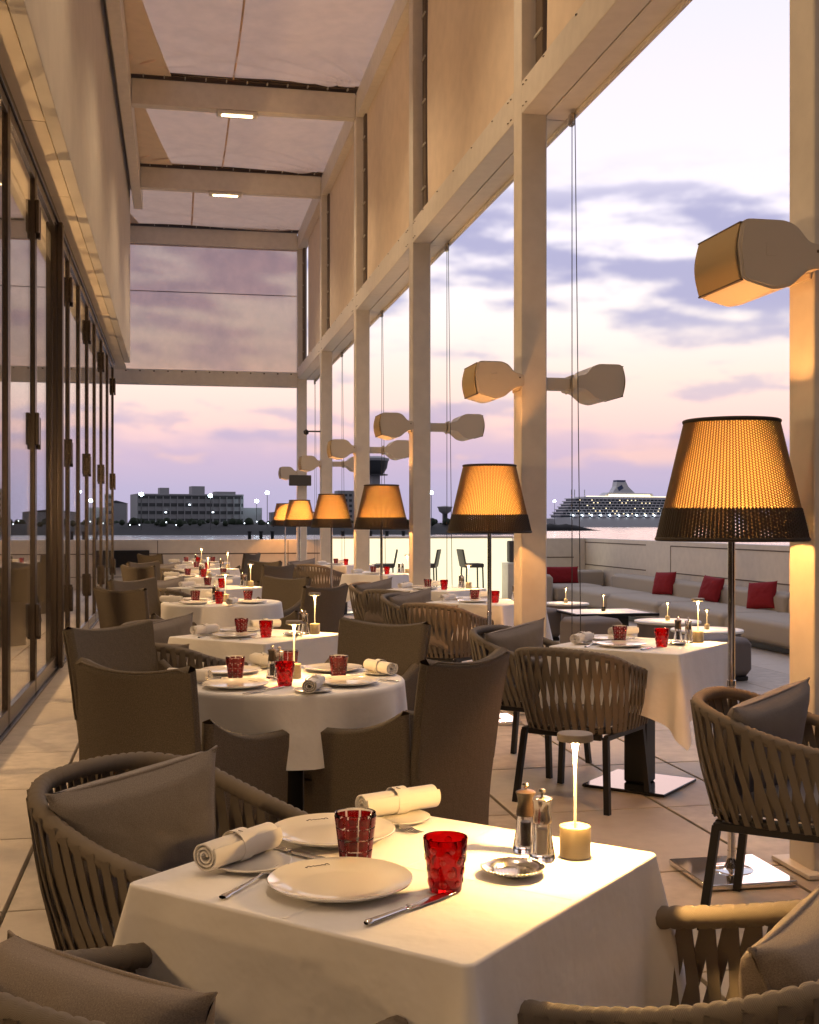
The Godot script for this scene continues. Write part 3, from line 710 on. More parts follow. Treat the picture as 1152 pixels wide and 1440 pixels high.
# ---------------------------------------------------------------- tables
func square_cloth(half: float, drop: float, seed_: int) -> ArrayMesh:
	# top plate plus a skirt; square cloth whose corners hang lower in a fold
	var b := mb()
	var rc := 0.012
	var per := []      # perimeter points with outward normals and nearness to a corner
	var cs := [Vector2(1, 1), Vector2(-1, 1), Vector2(-1, -1), Vector2(1, -1)]
	for k in 4:
		var c: Vector2 = cs[k] * (half - rc)
		for q in 9:
			var a := PI / 4 + k * PI / 2 - PI / 4 + q * PI / 16.0
			var d := Vector2(cos(a), sin(a))
			per.append([c + d * rc, d, 1.0 - absf(q - 4) / 24.0])
		var c2: Vector2 = cs[(k + 1) % 4] * (half - rc)
		var e0: Vector2 = c + Vector2(cos((k + 1) * PI / 2), sin((k + 1) * PI / 2)) * rc
		var e1: Vector2 = c2 + Vector2(cos((k + 1) * PI / 2), sin((k + 1) * PI / 2)) * rc
		for q in range(1, 24):
			var f := q / 24.0
			per.append([e0.lerp(e1, f), Vector2(cos((k + 1) * PI / 2), sin((k + 1) * PI / 2)), absf(f - 0.5) * 2.0 * 0.833])
	per.append(per[0])
	var nz := FastNoiseLite.new(); nz.seed = seed_; nz.frequency = 1.4
	b.sheet(func(u: float, w: float):
		var k := u * (per.size() - 1)
		var k0 := mini(int(k), per.size() - 2); var f: float = k - k0
		var p: Vector2 = per[k0][0].lerp(per[k0 + 1][0], f); var d: Vector2 = per[k0][1].lerp(per[k0 + 1][1], f); var near: float = lerpf(per[k0][2], per[k0 + 1][2], f)
		var cr := pow(near, 5.0)
		var tuck := 0.03 * exp(-pow((near - 0.72) / 0.09, 2.0))
		var L := drop * (1.0 + 0.5 * pow(near, 3.0))
		var r := 0.006
		if w < 0.12:
			var a: float = w / 0.12 * PI / 2
			return Vector3(p.x, 0.75, p.y) + Vector3(d.x, 0, d.y) * (r * sin(a)) + Vector3(0, r * (cos(a) - 1.0), 0)
		var g: float = (w - 0.12) / 0.88
		var wob := 0.014 * nz.get_noise_2d(p.x * 2.0 + 3.0, p.y * 2.0) + 0.007 * sin(near * 26.0 + p.x * 9.0) * pow(near, 2.0)
		return Vector3(p.x, 0.75 - r - L * g, p.y) + Vector3(d.x, 0, d.y) * (r + (0.012 + 0.10 * cr - tuck + wob) * g)
		, (per.size() - 1) * 1, 34, -1.0)
	# pressed fold lines of the ironed cloth
	for ax in 2:
		for off in [-0.005, 0.0]:
			var k0 := b.v.size()
			for e in 13:
				var s := lerpf(-half * 0.985, half * 0.985, e / 12.0)
				for q in 2:
					var x: float = off + q * 0.005 + 0.0015 * sin(s * 9.0)
					var y := 0.7506 + (0.0011 if absf(off + q * 0.005) < 1e-6 else 0.0)
					var nn := Vector3(-0.22 if off < 0 else 0.22, 1, 0).normalized()
					b.vert(Vector3(x, y, s) if ax == 0 else Vector3(s, y, x), nn if ax == 0 else Vector3(0, nn.y, nn.x))
			for e in 12: b.quad(k0 + e * 2, k0 + e * 2 + 1, k0 + e * 2 + 3, k0 + e * 2 + 2)
	var ring := []
	var cc := b.vert(Vector3(0, 0.75, 0), Vector3.UP)
	for q in per: ring.append(b.vert(Vector3(q[0].x, 0.75, q[0].y), Vector3.UP))
	for k in ring.size() - 1: b.tri(cc, ring[k], ring[k + 1])
	return b.mesh()
func round_cloth(rad: float, drop: float, seed_: int) -> ArrayMesh:
	var b := mb()
	var nz := FastNoiseLite.new(); nz.seed = seed_; nz.frequency = 1.1
	var fr := func(a: float, g: float) -> float:
		return 0.012 * g + 0.022 * g * sin(a * 9.0 + 1.4 * sin(a * 2.0 + seed_)) + 0.02 * g * nz.get_noise_2d(cos(a) * 2.0, sin(a) * 2.0)
	b.sheet(func(u: float, w: float):
		var a: float = u * TAU
		var d := Vector3(cos(a), 0, sin(a))
		var r := 0.014
		if w < 0.16:
			var q: float = w / 0.16 * PI / 2
			return d * (rad - r + r * sin(q)) + Vector3(0, 0.75 - r + r * cos(q), 0)
		var g: float = (w - 0.16) / 0.84
		return d * (rad + fr.call(a, g)) + Vector3(0, 0.75 - r - drop * g * (1.0 + 0.12 * cos(a * 4.0) + 0.03 * sin(a * 7.0)), 0), 120, 16, -1.0)
	var cc := b.vert(Vector3(0, 0.75, 0), Vector3.UP)
	var ring := []
	for k in 121: ring.append(b.vert(Vector3(cos(k * TAU / 120) * (rad - 0.014), 0.75, sin(k * TAU / 120) * (rad - 0.014)), Vector3.UP))
	for k in 120: b.tri(cc, ring[k], ring[k + 1])
	return b.mesh()
func table(kind: String, at: Vector3, where: String, drop: float, seed_: int) -> void:
	var grp := "dining tables on the terrace"
	var t := thing("dining_table", ("%s black pedestal table under a white cloth, %s" % [kind, where]), "table", at, PI / 4 if kind == "square" else 0.0, grp)
	if kind == "square": part(t, "table_top", mb().box(Vector3(0, 0.733, 0), Vector3(0.655, 0.025, 0.655), 0.004), M.dark_wood)
	else: part(t, "table_top", mb().lathe([Vector2(0, 0.715), Vector2(0.46, 0.715), Vector2(0.46, 0.74), Vector2(0, 0.74)], 40), M.dark_wood)
	part(t, "pedestal", mb().box(Vector3(0, 0.367, 0), Vector3(0.13, 0.7, 0.13), 0.01), M.black)
	part(t, "base_plate", mb().box(Vector3(0, 0.009, 0), Vector3(0.46, 0.016, 0.46), 0.004), M.black_gloss)
	if kind == "square": single("tablecloth", square_cloth(0.356, drop, seed_), M.cloth, "white square tablecloth on %s" % where, "tablecloth", at, PI / 4, "white tablecloths")
	else: single("tablecloth", round_cloth(0.49, drop, seed_), M.cloth, "white round tablecloth on %s" % where, "tablecloth", at, 0.0, "white tablecloths")

# ---------------------------------------------------------------- things on the tables
var proto := {}
var side := ""
func spiral_mesh() -> ArrayMesh:
	var b := mb()
	var L := 0.19
	b.sheet(func(u: float, w: float):
		var a: float = u * TAU * 3.1
		var r: float = 0.006 + 0.0235 * u
		return Vector3(cos(a) * r, sin(a) * r * 0.93 + 0.0275, (w - 0.5) * L * (1.0 - 0.02 * (1.0 - u))), 90, 6, 1.0, 0.004)
	return b.mesh()
func scrawl(x0: float, x1: float, y: float, h: float) -> MB:   # small handwritten mark, in the XZ plane
	var pts := []
	for k in 30:
		var f := k / 29.0
		pts.append(Vector3(lerpf(x0, x1, f) + 0.25 * h * sin(f * 41.0), y, h * 0.5 * sin(f * 33.0) * (0.5 + 0.5 * sin(f * 7.0 + 1.0))))
	return mb().tube(pts, 0.0006, 4)
func make_tableware() -> void:
	proto.plate = [mb().lathe([Vector2(0, 0.001), Vector2(0.075, 0.001), Vector2(0.082, 0.003), Vector2(0.118, 0.011), Vector2(0.1285, 0.0165), Vector2(0.1295, 0.0185), Vector2(0.128, 0.0195), Vector2(0.117, 0.0155), Vector2(0.088, 0.0085), Vector2(0.07, 0.0075), Vector2(0, 0.0075)], 64).mesh(), scrawl(-0.024, 0.024, 0.0, 0.006).mesh()]
	proto.side = mb().lathe([Vector2(0, 0.001), Vector2(0.04, 0.001), Vector2(0.072, 0.008), Vector2(0.0735, 0.0105), Vector2(0.072, 0.0112), Vector2(0.05, 0.006), Vector2(0, 0.005)], 48).mesh()
	proto.roll = spiral_mesh()
	proto.band = mb().sheet(func(u: float, w: float):
		var a: float = u * TAU
		return Vector3(cos(a) * 0.0318, sin(a) * 0.0298 + 0.0275, (w - 0.5) * 0.032), 32, 2, 1.0, 0.001).mesh()
	proto.mark = [scrawl(-0.014, 0.014, 0.0, 0.006).mesh()]
	var pr := []
	# knife: handle along -x, blade along +x
	var knife := mb()
	knife.sheet(func(u: float, w: float):
		var x: float = -0.11 + u * 0.105
		var r: float = 0.0078 - 0.002 * u + (0.0012 if u < 0.12 else 0.0) - (0.004 if u < 0.02 or u > 0.99 else 0.0)
		var a: float = w * TAU
		return Vector3(x, 0.005 + sin(a) * r * 0.55, cos(a) * r), 16, 10, 1.0)
	knife.sheet(func(u: float, w: float):
		var x: float = -0.006 + u * 0.13
		var wd: float = 0.0095 * (0.55 + 0.45 * sin(minf(u * 2.2, 1.0) * PI / 2)) * (1.0 - smoothstep(0.7, 1.0, u) * 0.85)
		return Vector3(x, 0.004 + 0.001 * (1.0 - absf(w - 0.5) * 2.0), 0.004 - w * wd * 2.0 + wd * 0.6), 16, 4, 1.0, 0.0015)
	knife.lathe([Vector2(0.0005, -0.004), Vector2(0.006, -0.003), Vector2(0.006, 0.003), Vector2(0.0005, 0.004)], 10, Vector3(-0.004, 0.0055, 0))
	proto.knife = knife.mesh()
	var fork := mb()
	fork.sheet(func(u: float, w: float):
		var x: float = -0.1 + u * 0.13
		var r: float = lerpf(0.0078, 0.003, smoothstep(0.0, 0.75, u)) + 0.001 * sin(u * 20.0) * (1.0 - u)
		var a: float = w * TAU
		return Vector3(x, 0.004 + 0.006 * u * u + sin(a) * r * 0.4, cos(a) * r), 18, 8, 1.0)
	fork.sheet(func(u: float, w: float): return Vector3(0.028 + u * 0.03, 0.0105 - 0.004 * u, (w - 0.5) * lerpf(0.008, 0.024, smoothstep(0.0, 0.7, u))), 8, 4, 1.0, 0.0015)
	for k in 4: fork.tube([Vector3(0.057, 0.0065, -0.0096 + k * 0.0064), Vector3(0.075, 0.0045, -0.0096 + k * 0.0064), Vector3(0.1, 0.0065, -0.0086 + k * 0.0057)], [0.0017, 0.0015, 0.0008], 6)
	proto.fork = fork.mesh()
	proto.tumbler = mb().lathe([Vector2(0, 0.0005), Vector2(0.027, 0.0005), Vector2(0.0285, 0.002), Vector2(0.0398, 0.094), Vector2(0.0392, 0.0952), Vector2(0.0378, 0.094), Vector2(0.0275, 0.012), Vector2(0.025, 0.009), Vector2(0, 0.0085)], 40).mesh()
	# cut panels, proud of the glass
	var panels := mb()
	for row in 4:
		for k in 9:
			var a0 := (k + 0.09) * TAU / 9; var a1 := (k + 0.91) * TAU / 9
			var y0 := 0.006 + row * 0.0215; var y1 := y0 + 0.0185
			panels.sheet(func(u: float, w: float):
				var y: float = lerpf(y0, y1, w); var a: float = lerpf(a0, a1, u)
				var r: float = 0.0285 + (y - 0.002) / 0.092 * 0.0113 + 0.0008
				return Vector3(cos(a) * r, y, sin(a) * r), 3, 1, -1.0, 0.0012)
	proto.cut = panels.mesh()
	var dots := mb()
	for row in 4:
		for k in 7:
			var a := (k + 0.5 * (row % 2)) * TAU / 7; var y := 0.018 + row * 0.02
			var r: float = 0.0285 + (y - 0.002) / 0.092 * 0.0113 + 0.0004
			var c := Vector3(cos(a) * r, y, sin(a) * r); var nn := Vector3(cos(a), -0.12, sin(a)).normalized(); var tg := Vector3(-sin(a), 0, cos(a)); var up := tg.cross(nn)
			var s := 0.0055 + 0.0018 * ((row + k) % 3)
			var cc := dots.vert(c + nn * 0.001, nn)
			var ring := []
			for q in 14: ring.append(dots.vert(c + (tg * cos(q * TAU / 14) + up * sin(q * TAU / 14)) * s + nn * 0.0005, (nn + (tg * cos(q * TAU / 14) + up * sin(q * TAU / 14)) * 0.5).normalized()))
			for q in 14: dots.tri(cc, ring[q], ring[(q + 1) % 14])
	proto.dots = dots.mesh()
	proto.mill_body = mb().lathe([Vector2(0, 0.0005), Vector2(0.023, 0.0005), Vector2(0.0255, 0.003), Vector2(0.0245, 0.012), Vector2(0.019, 0.045), Vector2(0.0175, 0.072), Vector2(0.012, 0.072), Vector2(0.012, 0.07), Vector2(0.012, 0.012), Vector2(0, 0.012)], 28).mesh()
	proto.mill_fill = mb().lathe([Vector2(0, 0.014), Vector2(0.0105, 0.014), Vector2(0.0105, 0.06), Vector2(0, 0.06)], 20).mesh()
	proto.mill_top = mb().lathe([Vector2(0, 0.0725), Vector2(0.0185, 0.0725), Vector2(0.0185, 0.08), Vector2(0.0155, 0.095), Vector2(0.0175, 0.112), Vector2(0.0195, 0.116), Vector2(0.0195, 0.1185), Vector2(0.012, 0.122), Vector2(0, 0.1225)], 28).mesh()
	proto.mill_knob = mb().lathe([Vector2(0.0025, 0.122), Vector2(0.0025, 0.126), Vector2(0.0065, 0.1285), Vector2(0.0075, 0.132), Vector2(0.0055, 0.136), Vector2(0, 0.1375)], 18).mesh()
	var dish := mb().lathe([Vector2(0, 0.002), Vector2(0.036, 0.002), Vector2(0.04, 0.004), Vector2(0.057, 0.0125), Vector2(0.06, 0.0125), Vector2(0.0575, 0.0145), Vector2(0.043, 0.0105), Vector2(0.036, 0.0045), Vector2(0, 0.0045)], 64)
	for k in 52:
		var a := k * TAU / 52
		dish.lathe([Vector2(0, -0.002), Vector2(0.002, -0.001), Vector2(0.0026, 0.0006), Vector2(0.0014, 0.002), Vector2(0, 0.0024)], 6, Vector3(cos(a) * 0.0585, 0.0142, sin(a) * 0.0585))
	proto.dish = dish.mesh()
	proto.lamp_base = mb().lathe([Vector2(0, 0.0005), Vector2(0.0285, 0.0005), Vector2(0.03, 0.002), Vector2(0.03, 0.058), Vector2(0.0292, 0.0595), Vector2(0.0278, 0.058), Vector2(0.027, 0.0555), Vector2(0, 0.0555)], 36).mesh()
	proto.lamp_stem = mb().lathe([Vector2(0.0028, 0.0555), Vector2(0.003, 0.13), Vector2(0.0042, 0.2), Vector2(0.0072, 0.2235)], 16).mesh()
	proto.lamp_disc = mb().lathe([Vector2(0.0075, 0.226), Vector2(0.035, 0.226), Vector2(0.0352, 0.228), Vector2(0.0345, 0.2385), Vector2(0.033, 0.24), Vector2(0, 0.2405)], 36).mesh()
	proto.lamp_lens = mb().lathe([Vector2(0.0285, 0.2248), Vector2(0.0075, 0.2242), Vector2(0.0285, 0.2258)], 28).mesh()
func put(called: String, at: Vector3, turn: float, label: String, cat: String, group: String) -> Node3D:
	return thing(called, label, cat, at, turn, group)
func plate(at: Vector3, turn: float, where: String) -> void:
	var t := put("dinner_plate", at, turn, "round white dinner plate, %s%s" % [side, where], "plate", "dinner plates")
	part(t, "dish", proto.plate[0], M.porcelain)
	var k := part(t, "mark", proto.plate[1], M.ink, Vector3(0.0, 0.0136, -0.102)); k.rotation.x = 0.2
func side_plate(at: Vector3, where: String) -> void: single("side_plate", proto.side, M.porcelain, "small white side plate, %s%s" % [side, where], "plate", at, 0, "side plates")
func napkin(at: Vector3, turn: float, where: String) -> void:
	var t := put("rolled_napkin", at, turn, "white rolled napkin with band, %s%s" % [side, where], "napkin", "rolled napkins")
	part(t, "cloth_roll", proto.roll, M.napkin)
	var b := part(t, "band", proto.band, M.napkin)
	var k := part(b, "embroidery", proto.mark[0], M.ink, Vector3(0.012, 0.0549, 0)); k.rotation = Vector3(0, PI / 2, -0.35)
func tumbler(at: Vector3, kind: String, where: String) -> void:
	var t := put("tumbler", at, rng.randf() * TAU, ("red faceted tumbler, %s%s" if kind == "cut" else "red tumbler with cut dots, %s%s") % [side, where], "glass", "red tumblers")
	part(t, "glass_body", proto.tumbler, M.clear_glass if kind == "cut" else M.red_glass)
	part(t, "facets" if kind == "cut" else "dots", proto.cut if kind == "cut" else proto.dots, M.red_dark if kind == "cut" else M.red_clear)
func mill(at: Vector3, kind: String, where: String) -> void:
	var t := put(kind + "_mill", at, 0, ("clear pepper mill with dark cap on %s" if kind == "pepper" else "clear salt mill with steel cap on %s") % where, "mill", "salt and pepper mills")
	part(t, "glass_body", proto.mill_body, M.clear_glass)
	part(t, "filling", proto.mill_fill, M.dark_wood if kind == "pepper" else M.napkin)
	part(t, "cap", proto.mill_top, M.dark_wood if kind == "pepper" else M.steel)
	part(t, "knob", proto.mill_knob, M.steel)
func table_lamp(at: Vector3, where: String, scale := 1.0, energy := 0.42, base_mat := "brass") -> void:
	var t := put("table_lamp", at, 0, "small glowing disc-topped table lamp on %s" % where, "lamp", "disc-topped table lamps")
	part(t, "base", proto.lamp_base, M[base_mat]); part(t, "stem", proto.lamp_stem, M.stem_glow); part(t, "shade", proto.lamp_disc, M.disc_grey); part(t, "lens", proto.lamp_lens, M.table_glow)
	t.scale = Vector3.ONE * scale
	var a := AreaLight3D.new()
	a.name = "lamp_light"; a.area_size = Vector2(0.05, 0.05); a.light_color = Color(1.0, 0.77, 0.45); a.light_energy = energy; a.shadow_enabled = true; a.area_range = 5.0; a.area_attenuation = 2.0
	a.position = Vector3(0, 0.2225, 0); a.rotation.x = -PI / 2
	t.add_child(a)
func cutlery(called: String, at: Vector3, turn: float, where: String) -> void:
	single(called, proto[called.split("_")[-1]], M.silver, "silver %s, %s%s" % [called.replace("_", " "), side, where], called.split("_")[-1], at, turn, "silver cutlery")
func lay_square(c: Vector3, where: String, level: int) -> void:
	var o := c + Vector3(0, 0.751, 0)
	var j := func(x: float, z: float): return o + Vector3(x + rng.randf_range(-0.012, 0.012) * (0 if level == 2 else 1), 0, z + rng.randf_range(-0.012, 0.012) * (0 if level == 2 else 1))
	side = "open side of "
	plate(j.call(-0.135, 0.105), 0.3, where)
	napkin(j.call(-0.305, -0.085) + Vector3(0, 0.007, 0), -0.77, where)
	tumbler(j.call(0.045, 0.155), "dots", where)
	if level >= 1:
		side_plate(j.call(-0.28, -0.06), where)
		cutlery("table_knife", j.call(-0.035, 0.245), 0.66, where)
		cutlery("table_fork", j.call(-0.285, 0.05), 0.95, where)
	side = "parapet side of "
	plate(j.call(-0.105, -0.235), 0.2, where)
	napkin(j.call(0.06, -0.385) + Vector3(0, 0.007, 0), -PI / 2 + 0.4, where)
	tumbler(j.call(-0.085, -0.05), "cut", where)
	mill(j.call(0.255, -0.055), "pepper", where); mill(j.call(0.27, 0.005), "salt", where)
	table_lamp(j.call(0.34, -0.005), where, 1.0, 1.25 if level == 2 else 0.55)
	if level >= 1:
		side_plate(j.call(0.05, -0.345), where)
		single("butter_dish", proto.dish, M.silver, "round beaded silver dish on %s" % where, "dish", j.call(0.19, 0.085), 0, "silver dishes")
		cutlery("table_knife", j.call(-0.2, -0.13), -0.85, where)
		cutlery("table_fork", j.call(0.03, -0.3), -1.1, where)
func lay_round(c: Vector3, where: String, level: int) -> void:
	var o := c + Vector3(0, 0.751, 0)
	for k in 4:
		var a := PI / 4 + k * PI / 2
		var d := Vector3(cos(a), 0, sin(a)); var s := Vector3(-sin(a), 0, cos(a))
		if level == 0 and k == 3: continue
		side = ["open-and-column", "open-and-door", "parapet-and-door", "parapet-and-column"][k] + " side of "
		plate(o + d * 0.315, -a + PI / 2, where)
		var np := o + d * 0.33 + s * 0.24
		if level >= 1: side_plate(np, where)
		napkin(np + Vector3(0, 0.007, 0), -a + [0.5, 0.2, 1.2, -0.4][k], where)
		tumbler(o + d * 0.17 - s * 0.13, ["cut", "dots", "cut", "cut"][k], where)
		if level >= 1: cutlery("table_knife", o + d * 0.33 - s * 0.165, -a, where)
	mill(o + Vector3(-0.06, 0, -0.02), "pepper", where); mill(o + Vector3(-0.035, 0, 0.03), "salt", where)
	table_lamp(o + Vector3(0.03, 0, -0.01), where)

# ---------------------------------------------------------------- floor lamps, speakers, lounge
func make_floor_lamp() -> Node3D:
	var t := thing("floor_lamp", "", "lamp")
	part(t, "base_plate", mb().box(Vector3(0, 0.014, 0), Vector3(0.37, 0.022, 0.37), 0.004), M.chrome)
	part(t, "collar", mb().lathe([Vector2(0.085, 0.0255), Vector2(0.08, 0.029), Vector2(0.03, 0.034), Vector2(0.022, 0.05), Vector2(0.017, 0.075), Vector2(0.0165, 0.1)], 32), M.chrome)
	part(t, "pole", mb().lathe([Vector2(0.0155, 0.1), Vector2(0.0155, 0.75), Vector2(0.0175, 0.752), Vector2(0.0175, 0.775), Vector2(0.0145, 0.777), Vector2(0.0145, 1.5)], 20), M.chrome)
	part(t, "bulb", mb().lathe([Vector2(0.012, 1.5), Vector2(0.02, 1.52), Vector2(0.033, 1.555), Vector2(0.03, 1.585), Vector2(0.015, 1.605), Vector2(0, 1.61)], 20), M.bulb)
	var y0 := 1.335; var y1 := 1.8; var r0 := 0.292; var r1 := 0.184
	var rad := func(y: float) -> float: return lerpf(r0, r1, (y - y0) / (y1 - y0))
	# inner lining: the part that glows
	var yl := y0 + 0.12
	var lining := mb().sheet(func(u: float, w: float):
		var y: float = lerpf(yl, y1 - 0.004, w); var a: float = u * TAU
		var r: float = rad.call(y) - 0.009
		return Vector3(cos(a) * r, y, sin(a) * r), 60, 6, -1.0)
	part(t, "lining", lining, M.lining)
	# knitted cords: neighbouring cords wave in and out of each other
	var N := 116
	for band in 2:
		var ya := yl if band == 0 else y0; var yb := y1 if band == 0 else yl
		var rows := 34 if band == 0 else 9
		var b := mb()
		for i in N:
			var pts := []
			for k in rows * 2 + 1:
				var y := lerpf(ya, yb, k / float(rows * 2))
				var sw := (0.17 if k % 2 else -0.17) * (1.0 if i % 2 else -1.0)
				var a := (i + sw) * TAU / N
				var r: float = rad.call(y) - 0.002 + (0.0015 if (k + i) % 2 else -0.001)
				pts.append(Vector3(cos(a) * r, y, sin(a) * r))
			if band == 1:
				b.tube(pts, 0.0068, 5, false)
				continue
			b.tube(pts, 0.0033, 5, false)
		part(t, "knitted_shade" if band == 0 else "dark_hem", b, M.cord if band == 0 else M.cord_dark)
	for e in [[y1, r1, "top_rim"], [y0, r0, "bottom_rim"]]:
		var ring := []
		for k in 48: ring.append(Vector3(cos(k * TAU / 48) * e[1], e[0], sin(k * TAU / 48) * e[1]))
		part(t, e[2], mb().tube(ring, 0.008, 8, false, true), M.cord_dark)
	var sp := mb()
	for k in 3: sp.tube([Vector3(0, 1.5, 0), Vector3(cos(k * TAU / 3) * 0.17, y1 - 0.01, sin(k * TAU / 3) * 0.17)], 0.0025, 5)
	part(t, "spider", sp, M.steel)
	var o := OmniLight3D.new()
	o.name = "lamp_light"; o.position = Vector3(0, 1.56, 0); o.light_color = Color(1.0, 0.68, 0.36); o.light_energy = 1.0; o.light_size = 0.03; o.shadow_enabled = true; o.omni_range = 16.0; o.omni_attenuation = 2.0
	t.add_child(o)
	return t
func rounded(poly: PackedVector2Array) -> PackedVector2Array:
	var out := PackedVector2Array()
	for k in poly.size():
		var a := poly[k]; var b := poly[(k + 1) % poly.size()]
		var cut := minf(0.25, 0.012 / maxf(a.distance_to(b), 0.001))
		out.append(a.lerp(b, cut)); out.append(a.lerp(b, 1.0 - cut))
	return out
func make_speaker() -> Node3D:      # box with its face to -x, arm towards +x, extruded along z
	var t := thing("wall_speaker", "", "speaker")
	var body := PackedVector2Array([Vector2(-0.35, -0.10), Vector2(-0.22, -0.135), Vector2(-0.15, -0.12), Vector2(-0.07, -0.05), Vector2(0.0, -0.042), Vector2(0.0, 0.042), Vector2(-0.07, 0.055), Vector2(-0.12, 0.115), Vector2(-0.17, 0.135), Vector2(-0.33, 0.135), Vector2(-0.352, 0.118), Vector2(-0.366, 0.03)])
	for k in 2: body = rounded(body)
	part(t, "cabinet", mb().prism(body, -0.19, 0.19), M.speaker)
	part(t, "grille", mb().sheet(func(u: float, w: float): return Vector3(-0.353 - 0.02 * sin(w * PI), -0.095 + w * 0.212, (u - 0.5) * 0.36), 6, 10, 1.0, 0.008), M.grille)
	part(t, "wall_mount", mb().box(Vector3(-0.006, 0, 0.0), Vector3(0.012, 0.13, 0.18), 0.004), M.speaker)
	var cap := PackedVector2Array()
	for q in body: cap.append(Vector2(-0.2, 0.0) + (q - Vector2(-0.2, 0.0)) * 0.93)
	part(t, "end_cap", mb().prism(cap, 0.1905, 0.194), M.speaker)
	part(t, "bezel", mb().box(Vector3(-0.352, 0.12, 0), Vector3(0.012, 0.006, 0.376)), M.channel)
	part(t, "bezel", mb().box(Vector3(-0.35, -0.1, 0), Vector3(0.012, 0.006, 0.376)), M.channel)
	part(t, "logo", mb().box(Vector3(-0.23, 0.02, 0.195), Vector3(0.045, 0.05, 0.002), 0.0008), M.speaker)
	part(t, "screw", mb().box(Vector3(-0.035, 0.02, 0.195), Vector3(0.012, 0.012, 0.004), 0.002), M.channel)
	return t
func speaker_arm(t: Node3D) -> void:
	part(t, "arm", mb().box(Vector3(0.1, 0, 0), Vector3(0.198, 0.09, 0.1), 0.008), M.speaker)
func build_lounge() -> void:
	var s := thing("lounge_sofa", "long pale modular sofa with rounded seats along the lounge parapet", "sofa", Vector3(0, LOUNGE, 0))
	for k in 5:
		var z := -12.2 - k * 2.35
		part(s, "seat", mb().box(Vector3(8.1, 0.25, z), Vector3(1.0, 0.34, 2.3), 0.09), M.sofa)
		part(s, "backrest", mb().box(Vector3(8.8, 0.36, z), Vector3(0.42, 0.62, 2.32), 0.07), M.sofa)
	part(s, "seat", mb().box(Vector3(8.05, 0.25, -23.6), Vector3(1.1, 0.34, 1.2), 0.09), M.sofa)
	part(s, "backrest", mb().box(Vector3(8.28, 0.36, -24.4), Vector3(1.5, 0.64, 0.36), 0.07), M.sofa)
	part(s, "arm", mb().box(Vector3(7.36, 0.35, -23.6), Vector3(0.24, 0.6, 1.2), 0.07), M.sofa)
	part(s, "plinth", mb().box(Vector3(8.3, 0.045, -17.8), Vector3(1.2, 0.07, 12.4)), M.black)
	var pz := [-19.9, -18.0, -16.3, -14.9]
	var words := ["second", "third", "fourth", "fifth"]
	for k in 4:
		var p := single("sofa_cushion", pillow_mesh(0.5, 0.42, 0.17, 40 + k), M.red_pillow, "square red cushion on pale sofa, %s from its corner arm" % words[k], "cushion", Vector3(8.52, LOUNGE + 0.62, pz[k]), PI / 2 - 0.15, "red sofa cushions")
		p.rotation = Vector3(-0.3, PI / 2 * -1.0 + [0.35, 0.25, 0.45, 0.3][k], [0.05, -0.08, 0.1, -0.05][k])
	var p0 := single("sofa_cushion", pillow_mesh(0.75, 0.36, 0.15, 60), M.red_pillow, "wide red cushion on pale sofa beside its corner arm", "cushion", Vector3(8.0, LOUNGE + 0.59, -24.08), 0.0, "red sofa cushions")
	p0.rotation.x = -0.12
	# low tables and poufs
	var tops := [[Vector3(5.95, LOUNGE, -17.7), 0.36, "white round low table nearest the glowing bar"], [Vector3(6.15, LOUNGE, -14.25), 0.42, "second white round low table from the glowing bar"], [Vector3(6.1, LOUNGE, -13.0), 0.42, "third white round low table from the glowing bar"]]
	for q in tops:
		var t := thing("low_table", q[2], "table", q[0], 0, "lounge tables")
		part(t, "table_top", mb().lathe([Vector2(0, 0.42), Vector2(q[1] - 0.01, 0.42), Vector2(q[1], 0.425), Vector2(q[1], 0.445), Vector2(q[1] - 0.006, 0.45), Vector2(0, 0.45)], 40), M.lamp_white)
		part(t, "drum", mb().lathe([Vector2(q[1] * 0.8, 0.0), Vector2(q[1] * 0.9, 0.2), Vector2(q[1] * 0.92, 0.419)], 40), M.pouf)
		table_lamp(q[0] + Vector3(0, 0.451, 0), "the " + q[2], 1.0, 0.4)
	var t2 := thing("low_table", "dark-edged square low table among the poufs in the lounge", "table", Vector3(5.95, LOUNGE, -15.9), 0.0, "lounge tables")
	part(t2, "table_top", mb().box(Vector3(0, 0.43, 0), Vector3(1.2, 0.04, 0.9), 0.006), M.black_gloss)
	part(t2, "cloth_panel", mb().box(Vector3(-0.06, 0.452, 0), Vector3(1.06, 0.004, 0.86), 0.001), M.lamp_white)
	part(t2, "pedestal", mb().box(Vector3(0, 0.205, 0), Vector3(0.5, 0.41, 0.4), 0.01), M.black)
	table_lamp(Vector3(5.9, LOUNGE + 0.455, -15.9), "the dark-edged square low table", 1.0, 0.4, "black")
	var poufs := [[Vector3(5.3, LOUNGE, -14.75), "taupe pouf beside the dark-edged square low table"], [Vector3(5.72, LOUNGE, -12.05), "taupe pouf beside the low table nearest the sixth column"], [Vector3(6.0, LOUNGE, -12.4), ""], [Vector3(5.1, LOUNGE, -16.6), "taupe pouf standing on a black base near the glowing bar"]]
	for q in poufs:
		if q[1] == "": continue
		var t := thing("pouf", q[1], "pouf", q[0], 0.2, "taupe poufs")
		part(t, "seat", mb().box(Vector3(0, 0.255, 0), Vector3(0.64, 0.41, 0.64), 0.07), M.pouf)
		part(t, "base", mb().box(Vector3(0, 0.025, 0), Vector3(0.54, 0.05, 0.54), 0.01), M.black)
	# glowing bar and stools
	var b := thing("lit_bar", "long bar counter with glowing white front at the lounge end", "bar counter", Vector3(0, LOUNGE, 0))
	part(b, "glowing_panel_light", mb().box(Vector3(5.28, 0.68, -25.72), Vector3(4.14, 1.34, 0.2), 0.01), M.bar_glow)
